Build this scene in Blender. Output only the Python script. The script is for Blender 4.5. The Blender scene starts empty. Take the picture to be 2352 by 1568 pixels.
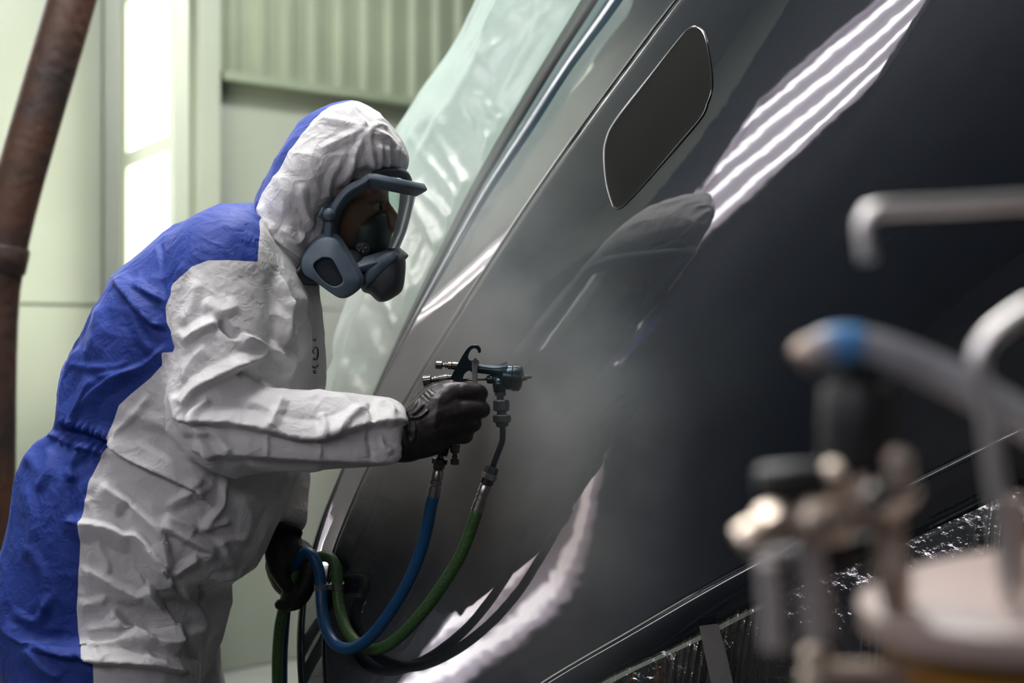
import bpy, math, random
import numpy as np
from mathutils import Vector, Matrix

random.seed(7)
scene = bpy.context.scene
COL = scene.collection

# ------------------------------------------------------------------ camera, world, exposure
F = 3267.0            # focal length in pixels of the 2352 px wide frame
CZ = 1.18             # camera height
cam_d = bpy.data.cameras.new('camera')
cam_d.lens = F / 2352 * 36.0
cam_d.sensor_width = 36.0
cam_d.clip_start = 0.05
cam_d.dof.use_dof = True
cam_d.dof.focus_distance = 2.12
cam_d.dof.aperture_fstop = 2.6
cam = bpy.data.objects.new('camera', cam_d)
cam.location = (0, 0, CZ)
cam.rotation_euler = (math.radians(90), 0, 0)
COL.objects.link(cam)
scene.camera = cam

world = bpy.data.worlds.new('world')
scene.world = world
world.use_nodes = True
world.node_tree.nodes['Background'].inputs[0].default_value = (0.55, 0.6, 0.58, 1)
world.node_tree.nodes['Background'].inputs[1].default_value = 0.02

scene.view_settings.view_transform = 'Standard'
scene.view_settings.look = 'None'
scene.view_settings.gamma = 1.0
scene.view_settings.use_curve_mapping = False
scene.view_settings.exposure = 0.22
TUBE_POWER = 7.0
CEIL_POWER = 40.0
BACK_POWER = 9.0
ROOF_POWER = 78.0
PANE_POWER = 5.0
scene.cycles.use_denoising = True
scene.cycles.use_light_tree = False
scene.cycles.max_bounces = 5
scene.cycles.diffuse_bounces = 2
scene.cycles.glossy_bounces = 3
scene.cycles.use_adaptive_sampling = True
scene.cycles.adaptive_threshold = 0.05
scene.cycles.volume_step_rate = 3.0
scene.cycles.volume_max_steps = 96
scene.cycles.volume_bounces = 0
scene.cycles.transparent_max_bounces = 10
scene.cycles.sample_clamp_indirect = 6.0


def P(px, py, y):
    """photo pixel at depth y (metres from the camera) -> world point"""
    return np.array([(px - 1176.0) * y / F, y, CZ - (py - 784.0) * y / F])


def proj(V):
    V = np.asarray(V)
    return np.stack([1176 + V[:, 0] / V[:, 1] * F, 784 - (V[:, 2] - CZ) / V[:, 1] * F], 1)


# ------------------------------------------------------------------ material helpers
def new_mat(name):
    m = bpy.data.materials.new(name)
    m.use_nodes = True
    nt = m.node_tree
    b = nt.nodes['Principled BSDF']
    return m, nt, b


def mat(name, col, rough=0.5, metal=0.0, var=0.0, vscale=8.0, bump=0.0, bscale=60.0, coat=0.0,
        coat_rough=0.05, spec=0.5, transmission=0.0, alpha=1.0, col2=None, rvar=0.0):
    m, nt, b = new_mat(name)
    b.inputs['Base Color'].default_value = (*col, 1)
    b.inputs['Roughness'].default_value = rough
    b.inputs['Metallic'].default_value = metal
    b.inputs['Coat Weight'].default_value = coat
    b.inputs['Coat Roughness'].default_value = coat_rough
    b.inputs['Specular IOR Level'].default_value = spec
    b.inputs['Transmission Weight'].default_value = transmission
    b.inputs['Alpha'].default_value = alpha
    tc = nt.nodes.new('ShaderNodeTexCoord')
    if var > 0 or col2 is not None or rvar > 0:
        n = nt.nodes.new('ShaderNodeTexNoise')
        n.inputs['Scale'].default_value = vscale
        n.inputs['Detail'].default_value = 6
        nt.links.new(tc.outputs['Object'], n.inputs['Vector'])
        r = nt.nodes.new('ShaderNodeValToRGB')
        c2 = col2 if col2 is not None else tuple(max(0, c * (1 - var)) for c in col)
        r.color_ramp.elements[0].position = 0.35
        r.color_ramp.elements[1].position = 0.65
        r.color_ramp.elements[0].color = (*c2, 1)
        r.color_ramp.elements[1].color = (*col, 1)
        nt.links.new(n.outputs['Fac'], r.inputs['Fac'])
        nt.links.new(r.outputs['Color'], b.inputs['Base Color'])
        if rvar > 0:
            mr = nt.nodes.new('ShaderNodeMapRange')
            mr.inputs['To Min'].default_value = max(0.02, rough - rvar)
            mr.inputs['To Max'].default_value = min(1, rough + rvar)
            nt.links.new(n.outputs['Fac'], mr.inputs['Value'])
            nt.links.new(mr.outputs['Result'], b.inputs['Roughness'])
    if bump > 0:
        n2 = nt.nodes.new('ShaderNodeTexNoise')
        n2.inputs['Scale'].default_value = bscale
        n2.inputs['Detail'].default_value = 5
        nt.links.new(tc.outputs['Object'], n2.inputs['Vector'])
        bp = nt.nodes.new('ShaderNodeBump')
        bp.inputs['Strength'].default_value = bump
        bp.inputs['Distance'].default_value = 0.01
        nt.links.new(n2.outputs['Fac'], bp.inputs['Height'])
        nt.links.new(bp.outputs['Normal'], b.inputs['Normal'])
    return m


def emit_mat(name, col, strength):
    m, nt, b = new_mat(name)
    b.inputs['Base Color'].default_value = (0.8, 0.8, 0.8, 1)
    b.inputs['Emission Color'].default_value = (*col, 1)
    b.inputs['Emission Strength'].default_value = strength
    return m


# ------------------------------------------------------------------ mesh helpers
def mesh_of(name, V, Fc):
    me = bpy.data.meshes.new(name)
    me.from_pydata([tuple(map(float, v)) for v in V], [], Fc)
    me.update()
    return me


def link(name, me, material=None, parent=None, smooth=True, base=None, autosmooth=None):
    """verts of `me` are in world space; parent things are Empties (or meshes) whose world origin is o['_base']"""
    o = bpy.data.objects.new(name, me)
    COL.objects.link(o)
    if parent is not None:
        b = np.array(parent.get('_b', (0, 0, 0)))
        o.parent = parent
    else:
        b = np.array(base if base is not None else (0, 0, 0), float)
        o.location = b
    if np.abs(b).sum() > 0:
        me.transform(Matrix.Translation(Vector([-float(x) for x in b])))
    o['_b'] = [float(x) for x in b]
    if material is not None:
        for m in (material if isinstance(material, (list, tuple)) else [material]):
            me.materials.append(m)
    if smooth:
        me.polygons.foreach_set('use_smooth', [True] * len(me.polygons))
        if autosmooth:
            try:
                me.set_sharp_from_angle(angle=math.radians(autosmooth))
            except Exception:
                pass
    return o


def empty(name, loc):
    o = bpy.data.objects.new(name, None)
    o.empty_display_size = 0.1
    o.location = [float(x) for x in loc]
    o['_b'] = [float(x) for x in loc]
    COL.objects.link(o)
    return o


def tag(o, label=None, cat=None, group=None, kind=None):
    if label: o['label'] = label
    if cat: o['category'] = cat
    if group: o['group'] = group
    if kind: o['kind'] = kind
    return o


def loft_vf(rings, cap0=True, cap1=True, closed=True):
    n = len(rings[0]); V = [v for r in rings for v in r]; Fc = []
    for i in range(len(rings) - 1):
        for j in range(n if closed else n - 1):
            k = (j + 1) % n
            Fc.append((i * n + j, i * n + k, (i + 1) * n + k, (i + 1) * n + j))
    if cap0: Fc.append(tuple(range(n))[::-1])
    if cap1: Fc.append(tuple(range((len(rings) - 1) * n, len(rings) * n)))
    return V, Fc


def crom(pts, n):
    """Catmull-Rom resample, centripetal-free simple version, n samples by arc length"""
    p = np.array(pts, float)
    q = np.vstack([2 * p[0] - p[1], p, 2 * p[-1] - p[-2]])
    out = []
    for i in range(1, len(q) - 2):
        t = np.linspace(0, 1, 24, endpoint=False)[:, None]
        a, b, c, d = q[i - 1], q[i], q[i + 1], q[i + 2]
        out.append(0.5 * ((2 * b) + (-a + c) * t + (2 * a - 5 * b + 4 * c - d) * t ** 2 + (-a + 3 * b - 3 * c + d) * t ** 3))
    out = np.vstack(out + [p[-1:]])
    L = np.r_[0, np.cumsum(np.linalg.norm(np.diff(out[:, :3] if out.shape[1] >= 3 else out, axis=0), axis=1))]
    s = np.linspace(0, L[-1], n)
    return np.stack([np.interp(s, L, out[:, k]) for k in range(out.shape[1])], 1)


def frames(path):
    T = np.gradient(path, axis=0)
    T /= np.linalg.norm(T, axis=1)[:, None] + 1e-12
    u = np.cross(T[0], [0, 1, 0])
    if np.linalg.norm(u) < 1e-3: u = np.cross(T[0], [1, 0, 0])
    u /= np.linalg.norm(u)
    U = [u]
    for i in range(1, len(T)):
        u = U[-1] - T[i] * np.dot(U[-1], T[i])
        u /= np.linalg.norm(u) + 1e-12
        U.append(u)
    U = np.array(U)
    return T, U, np.cross(T, U)


def tube_vf(path, r, seg=16, caps=True, flat=1.0):
    path = np.array(path, float)
    r = np.broadcast_to(np.array(r, float), (len(path),))
    T, U, W = frames(path)
    a = np.linspace(0, 2 * np.pi, seg, endpoint=False)
    rings = [[path[i] + r[i] * (np.cos(x) * U[i] + np.sin(x) * W[i] * flat) for x in a] for i in range(len(path))]
    return loft_vf(rings, caps, caps)


def tube(name, pts, r, material, parent=None, n=60, seg=16, base=None, smooth=True):
    path = crom(pts, n) if len(pts) > 2 else np.array(pts, float)
    if np.ndim(r) and len(r) != len(path):
        r = np.interp(np.linspace(0, 1, len(path)), np.linspace(0, 1, len(r)), r)
    V, Fc = tube_vf(path, r, seg)
    return link(name, mesh_of(name, V, Fc), material, parent, smooth, base, autosmooth=50)


def lathe_vf(p0, p1, prof, seg=24):
    """prof: list of (t along p0->p1 in 0..1, radius)"""
    p0 = np.array(p0, float); p1 = np.array(p1, float)
    T = (p1 - p0) / np.linalg.norm(p1 - p0)
    u = np.cross(T, [0, 1, 0]); 
    if np.linalg.norm(u) < 1e-3: u = np.cross(T, [1, 0, 0])
    u /= np.linalg.norm(u); w = np.cross(T, u)
    a = np.linspace(0, 2 * np.pi, seg, endpoint=False)
    rings = [[p0 + (p1 - p0) * t + r * (np.cos(x) * u + np.sin(x) * w) for x in a] for t, r in prof]
    return loft_vf(rings)


def lathe(name, p0, p1, prof, material, parent=None, seg=24, base=None, smooth=True):
    V, Fc = lathe_vf(p0, p1, prof, seg)
    return link(name, mesh_of(name, V, Fc), material, parent, smooth, base, autosmooth=35)


def join_vf(parts):
    V = []; Fc = []
    for v, f in parts:
        o = len(V); V += list(v); Fc += [tuple(i + o for i in q) for q in f]
    return V, Fc


def box_vf(c, sx, sy, sz, ax=None):
    c = np.array(c, float)
    ax = np.eye(3) if ax is None else np.array(ax, float)
    V = [c + ax[0] * sx * i + ax[1] * sy * j + ax[2] * sz * k for i in (-.5, .5) for j in (-.5, .5) for k in (-.5, .5)]
    Fc = [(0, 1, 3, 2), (4, 6, 7, 5), (0, 4, 5, 1), (2, 3, 7, 6), (0, 2, 6, 4), (1, 5, 7, 3)]
    return V, Fc


def bevel(o, w, seg=2):
    m = o.modifiers.new('bevel', 'BEVEL'); m.width = w; m.segments = seg; m.limit_method = 'ANGLE'
    return o


def box(name, c, sx, sy, sz, material, parent=None, ax=None, bev=0.0, base=None):
    V, Fc = box_vf(c, sx, sy, sz, ax)
    o = link(name, mesh_of(name, V, Fc), material, parent, False, base)
    if bev: bevel(o, bev)
    return o


def plate_vf(poly, y0, y1, inset=0.0):
    """pixel polygon extruded between depths y0 (near) and y1 (far)"""
    r0 = [P(x, y, y0) for x, y in poly]; r1 = [P(x, y, y0) * 0 + (P(x, y, y0) + np.array([0, y1 - y0, 0])) for x, y in poly]
    return loft_vf([r0, r1])


def hexnut_vf(p0, p1, r):
    return lathe_vf(p0, p1, [(0, r * .86), (0.12, r), (0.88, r), (1, r * .86)], 6)


def vhash(i, j, k, seed=0):
    h = (i * 374761393 + j * 668265263 + k * 2147483647 + seed * 1274126177) & 0xffffffff
    h = ((h ^ (h >> 13)) * 1274126177) & 0xffffffff
    h = (h ^ (h >> 16)) & 0xffffffff
    return h / 4294967295.0


def vnoise(X, seed=0):
    X = np.asarray(X, float)
    I = np.floor(X).astype(np.int64); f = X - I
    f = f * f * f * (f * (f * 6 - 15) + 10)
    out = 0
    for a in (0, 1):
        for b in (0, 1):
            for c in (0, 1):
                w = (f[:, 0] if a else 1 - f[:, 0]) * (f[:, 1] if b else 1 - f[:, 1]) * (f[:, 2] if c else 1 - f[:, 2])
                out = out + w * vhash(I[:, 0] + a, I[:, 1] + b, I[:, 2] + c, seed)
    return out * 2 - 1


def ridged(X, seed=0):
    return (1 - np.abs(vnoise(X, seed))) ** 3


def remesh(name, parts, voxel, smooth_it=6, smooth_f=0.5, subd=0):
    V, Fc = join_vf(parts)
    me = mesh_of('tmp_' + name, V, Fc)
    o = bpy.data.objects.new('tmp_' + name, me); COL.objects.link(o)
    m = o.modifiers.new('r', 'REMESH'); m.mode = 'VOXEL'; m.voxel_size = voxel; m.adaptivity = 0
    s = o.modifiers.new('s', 'SMOOTH'); s.factor = smooth_f; s.iterations = smooth_it
    if subd:
        d = o.modifiers.new('d', 'SUBSURF'); d.levels = subd; d.render_levels = subd; d.subdivision_type = 'CATMULL_CLARK'
    dg = bpy.context.evaluated_depsgraph_get()
    out = bpy.data.meshes.new_from_object(o.evaluated_get(dg))
    out.name = name
    bpy.data.objects.remove(o); bpy.data.meshes.remove(me)
    return out


def get_vn(me):
    n = len(me.vertices)
    V = np.empty(n * 3); me.vertices.foreach_get('co', V); V = V.reshape(-1, 3)
    N = np.empty(n * 3); me.vertex_normals.foreach_get('vector', N); N = N.reshape(-1, 3)
    return V, N


def set_v(me, V):
    me.vertices.foreach_set('co', np.ascontiguousarray(V).ravel()); me.update()


def sstep(a, b, x):
    t = np.clip((x - a) / (b - a), 0, 1)
    return t * t * (3 - 2 * t)


def stroke_field(pix, pts, h, wl, wr, power=1.0, ends=0.22):
    """crease profile along a pixel polyline: crest height h, widths left / right of travel"""
    pts = np.array(pts, float)
    if len(pts) > 2: pts = crom(pts, max(6, len(pts) * 5))
    W = max(wl, wr)
    lo = pts.min(0) - W; hi = pts.max(0) + W
    sel = np.where((pix[:, 0] > lo[0]) & (pix[:, 0] < hi[0]) & (pix[:, 1] > lo[1]) & (pix[:, 1] < hi[1]))[0]
    out = np.zeros(len(pix))
    if len(sel) == 0: return out
    q = pix[sel]
    bd = np.full(len(q), 1e9); bs = np.zeros(len(q)); bt = np.zeros(len(q))
    L = np.r_[0, np.cumsum(np.linalg.norm(np.diff(pts, axis=0), axis=1))]
    for i in range(len(pts) - 1):
        d = pts[i + 1] - pts[i]; l2 = (d ** 2).sum() + 1e-9
        t = np.clip(((q - pts[i]) @ d) / l2, 0, 1)
        r = q - (pts[i] + t[:, None] * d)
        dist = np.hypot(r[:, 0], r[:, 1])
        sd = r[:, 0] * d[1] - r[:, 1] * d[0]
        up = dist < bd
        bd[up] = dist[up]; bs[up] = sd[up]; bt[up] = (L[i] + t[up] * (L[i + 1] - L[i])) / L[-1]
    w = np.where(bs > 0, wl, wr)
    f = np.clip(1 - bd / w, 0, 1) ** power
    f *= sstep(0, ends, bt + .04) * sstep(0, ends, 1.04 - bt)
    out[sel] = h * f
    return out


def poly_sd(pix, poly):
    """signed pixel distance, positive inside"""
    poly = np.array(poly, float); n = len(poly)
    inside = np.zeros(len(pix), bool); dist = np.full(len(pix), 1e9)
    for i in range(n):
        a = poly[i]; b = poly[(i + 1) % n]; d = b - a
        t = np.clip(((pix - a) @ d) / ((d ** 2).sum() + 1e-9), 0, 1)
        dist = np.minimum(dist, np.linalg.norm(pix - (a + t[:, None] * d), axis=1))
        c = ((a[1] > pix[:, 1]) != (b[1] > pix[:, 1]))
        xx = (b[0] - a[0]) * (pix[:, 1] - a[1]) / (b[1] - a[1] + 1e-12) + a[0]
        inside ^= (c & (pix[:, 0] < xx))
    return np.where(inside, dist, -dist)


def add_attr(me, name, vals):
    a = me.attributes.new(name, 'FLOAT', 'POINT')
    a.data.foreach_set('value', np.ascontiguousarray(vals, dtype=np.float32))


# ------------------------------------------------------------------ the vehicle side as a smooth surface
HD = 0.845
NH = np.array([-math.sin(HD), -math.cos(HD), 0.0])      # horizontal outward normal of the vehicle side
TT = np.array([math.cos(HD), -math.sin(HD), 0.0])       # horizontal direction along the vehicle, towards the camera side
ZZ = np.array([0, 0, 1.0])
S0 = P(1580, 450, 2.2)
_tilt, _alpha = 0.08, 0.75
VN = NH * math.cos(_tilt) + ZZ * math.sin(_tilt)
_zz = ZZ * math.cos(_tilt) - NH * math.sin(_tilt)
VA = math.cos(_alpha) * TT + math.sin(_alpha) * _zz
VW = -math.sin(_alpha) * TT + math.cos(_alpha) * _zz


def veh_off(U, W):
    o = -W ** 2 / 3.2 + U ** 2 / 16.0
    m = np.clip(-(W + .1), 0, 9)
    k = -(U + .2515); k = .5 * (k + np.sqrt(k * k + .197 ** 2))
    b = .5 * (1 + np.tanh((U + .35) / .2))
    return o - .35 * m ** 2 * b + .0634 * k ** 2 - .41 * k * (W + .2) + .45 * k


def veh(px, d=0.0):
    """pixels -> points on the vehicle side pushed out by d"""
    p = np.atleast_2d(np.array(px, float))
    D = np.stack([(p[:, 0] - 1176) / F, np.ones(len(p)), -(p[:, 1] - 784) / F], 1)
    C = np.array([0, 0, CZ]); y = np.full(len(D), 2.25)
    d = np.broadcast_to(np.array(d, float), (len(p),))

    def f(y):
        X = C + D * y[:, None] - S0
        return X @ VN - veh_off(X @ VA, X @ VW) - d
    for _ in range(25):
        e = 1e-4
        g = (f(y + e) - f(y - e)) / (2 * e)
        y = y - np.clip(f(y) / g, -.15, .15)
        y = np.clip(y, .8, 4.5)
    return C + D * y[:, None]


def wallpt(h, L, z):
    """h along the vehicle, L out from it"""
    p = S0 + TT * h + NH * L
    return np.array([p[0], p[1], z])


# ------------------------------------------------------------------ materials
M_wall = mat('pale_green_wall_paint', (0.30, 0.33, 0.275), 0.55, var=0.10, vscale=2.0, bump=0.03, bscale=20)
M_wall_dark = mat('wall_darkened_for_reflections', (0.030, 0.036, 0.048), 0.8, var=0.3, vscale=3)  # near-black colour stands in for unlit hall, keeps the panel's reflections dark
M_corr = mat('green_grey_corrugated_steel', (0.20, 0.235, 0.165), 0.5, var=0.15, vscale=3)
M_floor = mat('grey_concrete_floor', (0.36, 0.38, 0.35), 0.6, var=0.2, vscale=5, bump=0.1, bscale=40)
M_floor_dark = mat('floor_darkened_for_reflections', (0.045, 0.045, 0.048), 0.65, var=0.35, vscale=5, bump=0.1, bscale=40)
M_ceil = mat('grey_ceiling', (0.25, 0.27, 0.24), 0.8, var=0.1)
M_frame = mat('pale_painted_frame', (0.60, 0.66, 0.52), 0.4)
M_pane = emit_mat('daylit_milky_pane', (1.0, 1.0, 0.80), PANE_POWER)
M_tube = emit_mat('white_tube_glow', (1.0, 0.96, 1.0), TUBE_POWER)
M_tube2 = emit_mat('white_ceiling_tube_glow', (1.0, 1.0, 0.96), CEIL_POWER)
M_tube4 = emit_mat('film_backlight_tube_glow', (1.0, 1.0, 0.96), ROOF_POWER)  # for the unseen lamp added to light the masking film from behind
M_tube3 = emit_mat('added_back_wall_tube_glow', (1.0, 1.0, 0.96), BACK_POWER)
M_house = mat('white_lamp_housing', (0.58, 0.54, 0.60), 0.35)
M_rust = mat('rusty_brown_steel', (0.013, 0.0075, 0.006), 0.6, metal=0.1, col2=(0.050, 0.018, 0.007), vscale=9, bump=0.4, bscale=40)
M_white = None
M_black = mat('black_rubber', (0.012, 0.012, 0.013), 0.5)
M_glove = mat('black_nitrile', (0.022, 0.019, 0.021), 0.42, bump=0.25, bscale=55, spec=0.45)
M_glove2 = mat('black_coated_knit', (0.016, 0.016, 0.018), 0.5, bump=0.3, bscale=180, spec=0.4)
M_mask = mat('slate_blue_rubber', (0.075, 0.11, 0.145), 0.5, var=0.2, vscale=30, bump=0.05, bscale=200)
M_maskd = mat('dark_slate_rubber', (0.028, 0.036, 0.045), 0.5, var=0.2, vscale=30)
M_filter = mat('dark_filter_pad', (0.012, 0.018, 0.028), 0.9, bump=0.4, bscale=400)
M_skin = mat('skin', (0.32, 0.16, 0.11), 0.5, var=0.15, vscale=40, bump=0.05, bscale=300)
M_eye = mat('eye_white', (0.30, 0.27, 0.25), 0.3)
M_iris = mat('dark_iris', (0.03, 0.02, 0.015), 0.1)
M_hair = mat('dark_hair', (0.012, 0.01, 0.009), 0.6)
M_gun = mat('dark_teal_gun_metal', (0.018, 0.036, 0.046), 0.28, metal=0.75, var=0.3, vscale=60)
M_chrome = mat('worn_chrome', (0.55, 0.54, 0.50), 0.22, metal=1.0, var=0.25, vscale=80, rvar=0.08)
M_nickel = mat('dark_nickel', (0.20, 0.19, 0.17), 0.25, metal=1.0, var=0.3, vscale=60)
M_steel = mat('brushed_steel', (0.42, 0.42, 0.42), 0.3, metal=1.0, var=0.2, vscale=90)
M_hose_b = mat('blue_rubber_hose', (0.006, 0.075, 0.20), 0.42, var=0.2, vscale=40, bump=0.05, bscale=200)
M_pothandle = mat('bright_chrome', (0.95, 0.93, 0.91), 0.42, metal=1.0)
M_potlid = mat('dusty_rose_grey_enamel', (0.40, 0.31, 0.275), 0.42, var=0.15, vscale=18)
M_potbody = mat('amber_brown_enamel', (0.24, 0.11, 0.012), 0.4, var=0.2, vscale=12)
M_brass = mat('pale_brass', (0.88, 0.76, 0.64), 0.42, metal=1.0, var=0.1, vscale=40)
M_brassd = mat('dull_bronze', (0.46, 0.37, 0.31), 0.5, metal=0.7, var=0.2, vscale=40)
M_hose_g = mat('grey_hose', (0.36, 0.37, 0.40), 0.35)
M_bluetape = mat('blue_tape', (0.10, 0.30, 0.60), 0.4)
M_tape = mat('tan_masking_tape', (0.55, 0.40, 0.20), 0.6, var=0.2, vscale=30)
M_greytape = mat('grey_cloth_tape', (0.10, 0.10, 0.095), 0.35, var=0.15, vscale=20)
M_print = mat('navy_print', (0.02, 0.07, 0.14), 0.6)
M_boot = mat('dark_rubber_boot', (0.02, 0.02, 0.022), 0.6, bump=0.1)
M_stand = mat('grey_steel_stand', (0.12, 0.12, 0.125), 0.4, metal=0.6)


def paint_mat():
    m, nt, b = new_mat('dark_navy_gloss_paint')
    b.inputs['Base Color'].default_value = (0.010, 0.0145, 0.021, 1)
    b.inputs['Metallic'].default_value = 0.25
    b.inputs['Specular IOR Level'].default_value = 0.3
    b.inputs['Roughness'].default_value = 0.34
    b.inputs['Coat Weight'].default_value = 1.0
    b.inputs['Coat Roughness'].default_value = 0.012
    b.inputs['Coat IOR'].default_value = 2.05
    tc = nt.nodes.new('ShaderNodeTexCoord')
    fl = nt.nodes.new('ShaderNodeTexNoise'); fl.inputs['Scale'].default_value = 900; fl.inputs['Detail'].default_value = 2
    nt.links.new(tc.outputs['Object'], fl.inputs['Vector'])
    mr = nt.nodes.new('ShaderNodeMapRange'); mr.inputs['To Min'].default_value = .26; mr.inputs['To Max'].default_value = .42
    nt.links.new(fl.outputs['Fac'], mr.inputs['Value']); nt.links.new(mr.outputs['Result'], b.inputs['Roughness'])
    op = nt.nodes.new('ShaderNodeTexNoise'); op.inputs['Scale'].default_value = 14; op.inputs['Detail'].default_value = 2
    nt.links.new(tc.outputs['Object'], op.inputs['Vector'])
    bp = nt.nodes.new('ShaderNodeBump'); bp.inputs['Strength'].default_value = 0.05; bp.inputs['Distance'].default_value = 0.004
    nt.links.new(op.outputs['Fac'], bp.inputs['Height']); nt.links.new(bp.outputs['Normal'], b.inputs['Coat Normal'])
    return m


M_paint = paint_mat()
M_hatch = mat('black_satin_cover', (0.008, 0.0085, 0.007), 0.55, spec=0.08, coat=0.03, coat_rough=0.05, var=0.15, vscale=10)
M_rubber = mat('dark_rubber_trim', (0.03, 0.034, 0.03), 0.45)
M_trimgloss = mat('blue_black_gloss_trim', (0.02, 0.04, 0.055), 0.12, coat=1.0, coat_rough=0.02)
M_under = mat('black_underbody', (0.008, 0.008, 0.009), 0.7)


def film_mat(name, tcol, dcol, transp, gloss_r=0.2, gl=0.15, bump=0.3):
    m = bpy.data.materials.new(name); m.use_nodes = True
    nt = m.node_tree; nt.nodes.clear()
    out = nt.nodes.new('ShaderNodeOutputMaterial')
    tr = nt.nodes.new('ShaderNodeBsdfTranslucent'); tr.inputs['Color'].default_value = (*tcol, 1)
    df = nt.nodes.new('ShaderNodeBsdfDiffuse'); df.inputs['Color'].default_value = (*dcol, 1)
    gs = nt.nodes.new('ShaderNodeBsdfGlossy'); gs.inputs['Roughness'].default_value = gloss_r
    tp = nt.nodes.new('ShaderNodeBsdfTransparent'); tp.inputs['Color'].default_value = (0.9, 1, 0.95, 1)
    m1 = nt.nodes.new('ShaderNodeMixShader'); m1.inputs[0].default_value = 0.5
    m2 = nt.nodes.new('ShaderNodeMixShader'); m2.inputs[0].default_value = gl
    m3 = nt.nodes.new('ShaderNodeMixShader'); m3.inputs[0].default_value = transp
    nt.links.new(tr.outputs[0], m1.inputs[1]); nt.links.new(df.outputs[0], m1.inputs[2])
    nt.links.new(m1.outputs[0], m2.inputs[1]); nt.links.new(gs.outputs[0], m2.inputs[2])
    nt.links.new(m2.outputs[0], m3.inputs[1]); nt.links.new(tp.outputs[0], m3.inputs[2])
    nt.links.new(m3.outputs[0], out.inputs['Surface'])
    tc = nt.nodes.new('ShaderNodeTexCoord')
    n = nt.nodes.new('ShaderNodeTexNoise'); n.inputs['Scale'].default_value = 25; n.inputs['Detail'].default_value = 6
    bp = nt.nodes.new('ShaderNodeBump'); bp.inputs['Strength'].default_value = bump; bp.inputs['Distance'].default_value = .01
    nt.links.new(tc.outputs['Object'], n.inputs['Vector']); nt.links.new(n.outputs['Fac'], bp.inputs['Height'])
    for s in (tr, df, gs): nt.links.new(bp.outputs['Normal'], s.inputs['Normal'])
    return m


M_film = film_mat('pale_green_masking_film', (0.80, 0.98, 0.90), (0.76, 0.94, 0.85), 0.05, 0.25, 0.10)
M_clear = film_mat('clear_crinkled_film', (0.10, 0.09, 0.08), (0.05, 0.045, 0.04), 0.34, 0.09, 0.65, 0.6)


def hose_green_mat():
    m, nt, b = new_mat('green_braided_hose')
    b.inputs['Roughness'].default_value = 0.5
    tc = nt.nodes.new('ShaderNodeTexCoord')
    n = nt.nodes.new('ShaderNodeTexVoronoi'); n.inputs['Scale'].default_value = 260
    nt.links.new(tc.outputs['Object'], n.inputs['Vector'])
    r = nt.nodes.new('ShaderNodeValToRGB')
    r.color_ramp.elements[0].color = (0.075, 0.16, 0.055, 1); r.color_ramp.elements[1].color = (0.022, 0.085, 0.018, 1)
    nt.links.new(n.outputs['Distance'], r.inputs['Fac']); nt.links.new(r.outputs['Color'], b.inputs['Base Color'])
    bp = nt.nodes.new('ShaderNodeBump'); bp.inputs['Strength'].default_value = .2; bp.inputs['Distance'].default_value = .001
    nt.links.new(n.outputs['Distance'], bp.inputs['Height']); nt.links.new(bp.outputs['Normal'], b.inputs['Normal'])
    return m


M_hose_gr = hose_green_mat()


def suit_mat():
    m, nt, b = new_mat('white_and_blue_coverall_fabric')
    b.inputs['Roughness'].default_value = 0.62
    b.inputs['Specular IOR Level'].default_value = 0.25
    at = nt.nodes.new('ShaderNodeAttribute'); at.attribute_name = 'blue'
    gt = nt.nodes.new('ShaderNodeMath'); gt.operation = 'GREATER_THAN'; gt.inputs[1].default_value = 0.0
    nt.links.new(at.outputs['Fac'], gt.inputs[0])
    mx = nt.nodes.new('ShaderNodeMix'); mx.data_type = 'RGBA'
    mx.inputs['A'].default_value = (0.74, 0.735, 0.74, 1); mx.inputs['B'].default_value = (0.020, 0.050, 0.27, 1)
    nt.links.new(gt.outputs[0], mx.inputs['Factor']); nt.links.new(mx.outputs['Result'], b.inputs['Base Color'])
    tc = nt.nodes.new('ShaderNodeTexCoord')
    def ridge(scale, dist, amp, prev):
        n = nt.nodes.new('ShaderNodeTexNoise'); n.inputs['Scale'].default_value = scale; n.inputs['Detail'].default_value = 1.5; n.inputs['Distortion'].default_value = dist
        nt.links.new(tc.outputs['Object'], n.inputs['Vector'])
        sb = nt.nodes.new('ShaderNodeMath'); sb.operation = 'SUBTRACT'; sb.inputs[1].default_value = .5; nt.links.new(n.outputs['Fac'], sb.inputs[0])
        ab = nt.nodes.new('ShaderNodeMath'); ab.operation = 'ABSOLUTE'; nt.links.new(sb.outputs[0], ab.inputs[0])
        ma = nt.nodes.new('ShaderNodeMath'); ma.operation = 'MULTIPLY_ADD'; ma.inputs[1].default_value = -amp
        nt.links.new(ab.outputs[0], ma.inputs[0])
        if prev is not None: nt.links.new(prev, ma.inputs[2])
        else: ma.inputs[2].default_value = 0
        return ma.outputs[0]
    h_ = ridge(9, .6, 1.6, None); h_ = ridge(22, .8, .8, h_); h_ = ridge(55, 1.0, .35, h_)
    n2 = nt.nodes.new('ShaderNodeTexNoise'); n2.inputs['Scale'].default_value = 600
    nt.links.new(tc.outputs['Object'], n2.inputs['Vector'])
    ad = nt.nodes.new('ShaderNodeMath'); ad.operation = 'MULTIPLY_ADD'; ad.inputs[1].default_value = .03
    nt.links.new(n2.outputs['Fac'], ad.inputs[0]); nt.links.new(h_, ad.inputs[2])
    bp = nt.nodes.new('ShaderNodeBump'); bp.inputs['Strength'].default_value = .55; bp.inputs['Distance'].default_value = .012
    nt.links.new(ad.outputs[0], bp.inputs['Height']); nt.links.new(bp.outputs['Normal'], b.inputs['Normal'])
    return m


M_suit = suit_mat()

# ------------------------------------------------------------------ the hall
HB = -3.02    # back wall (far end along the vehicle)
HF = 4.2      # wall behind the camera
LS = 2.55     # side wall with the lamps
LO = -3.4     # wall on the other side of the vehicle
CEIL = 3.7


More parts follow.
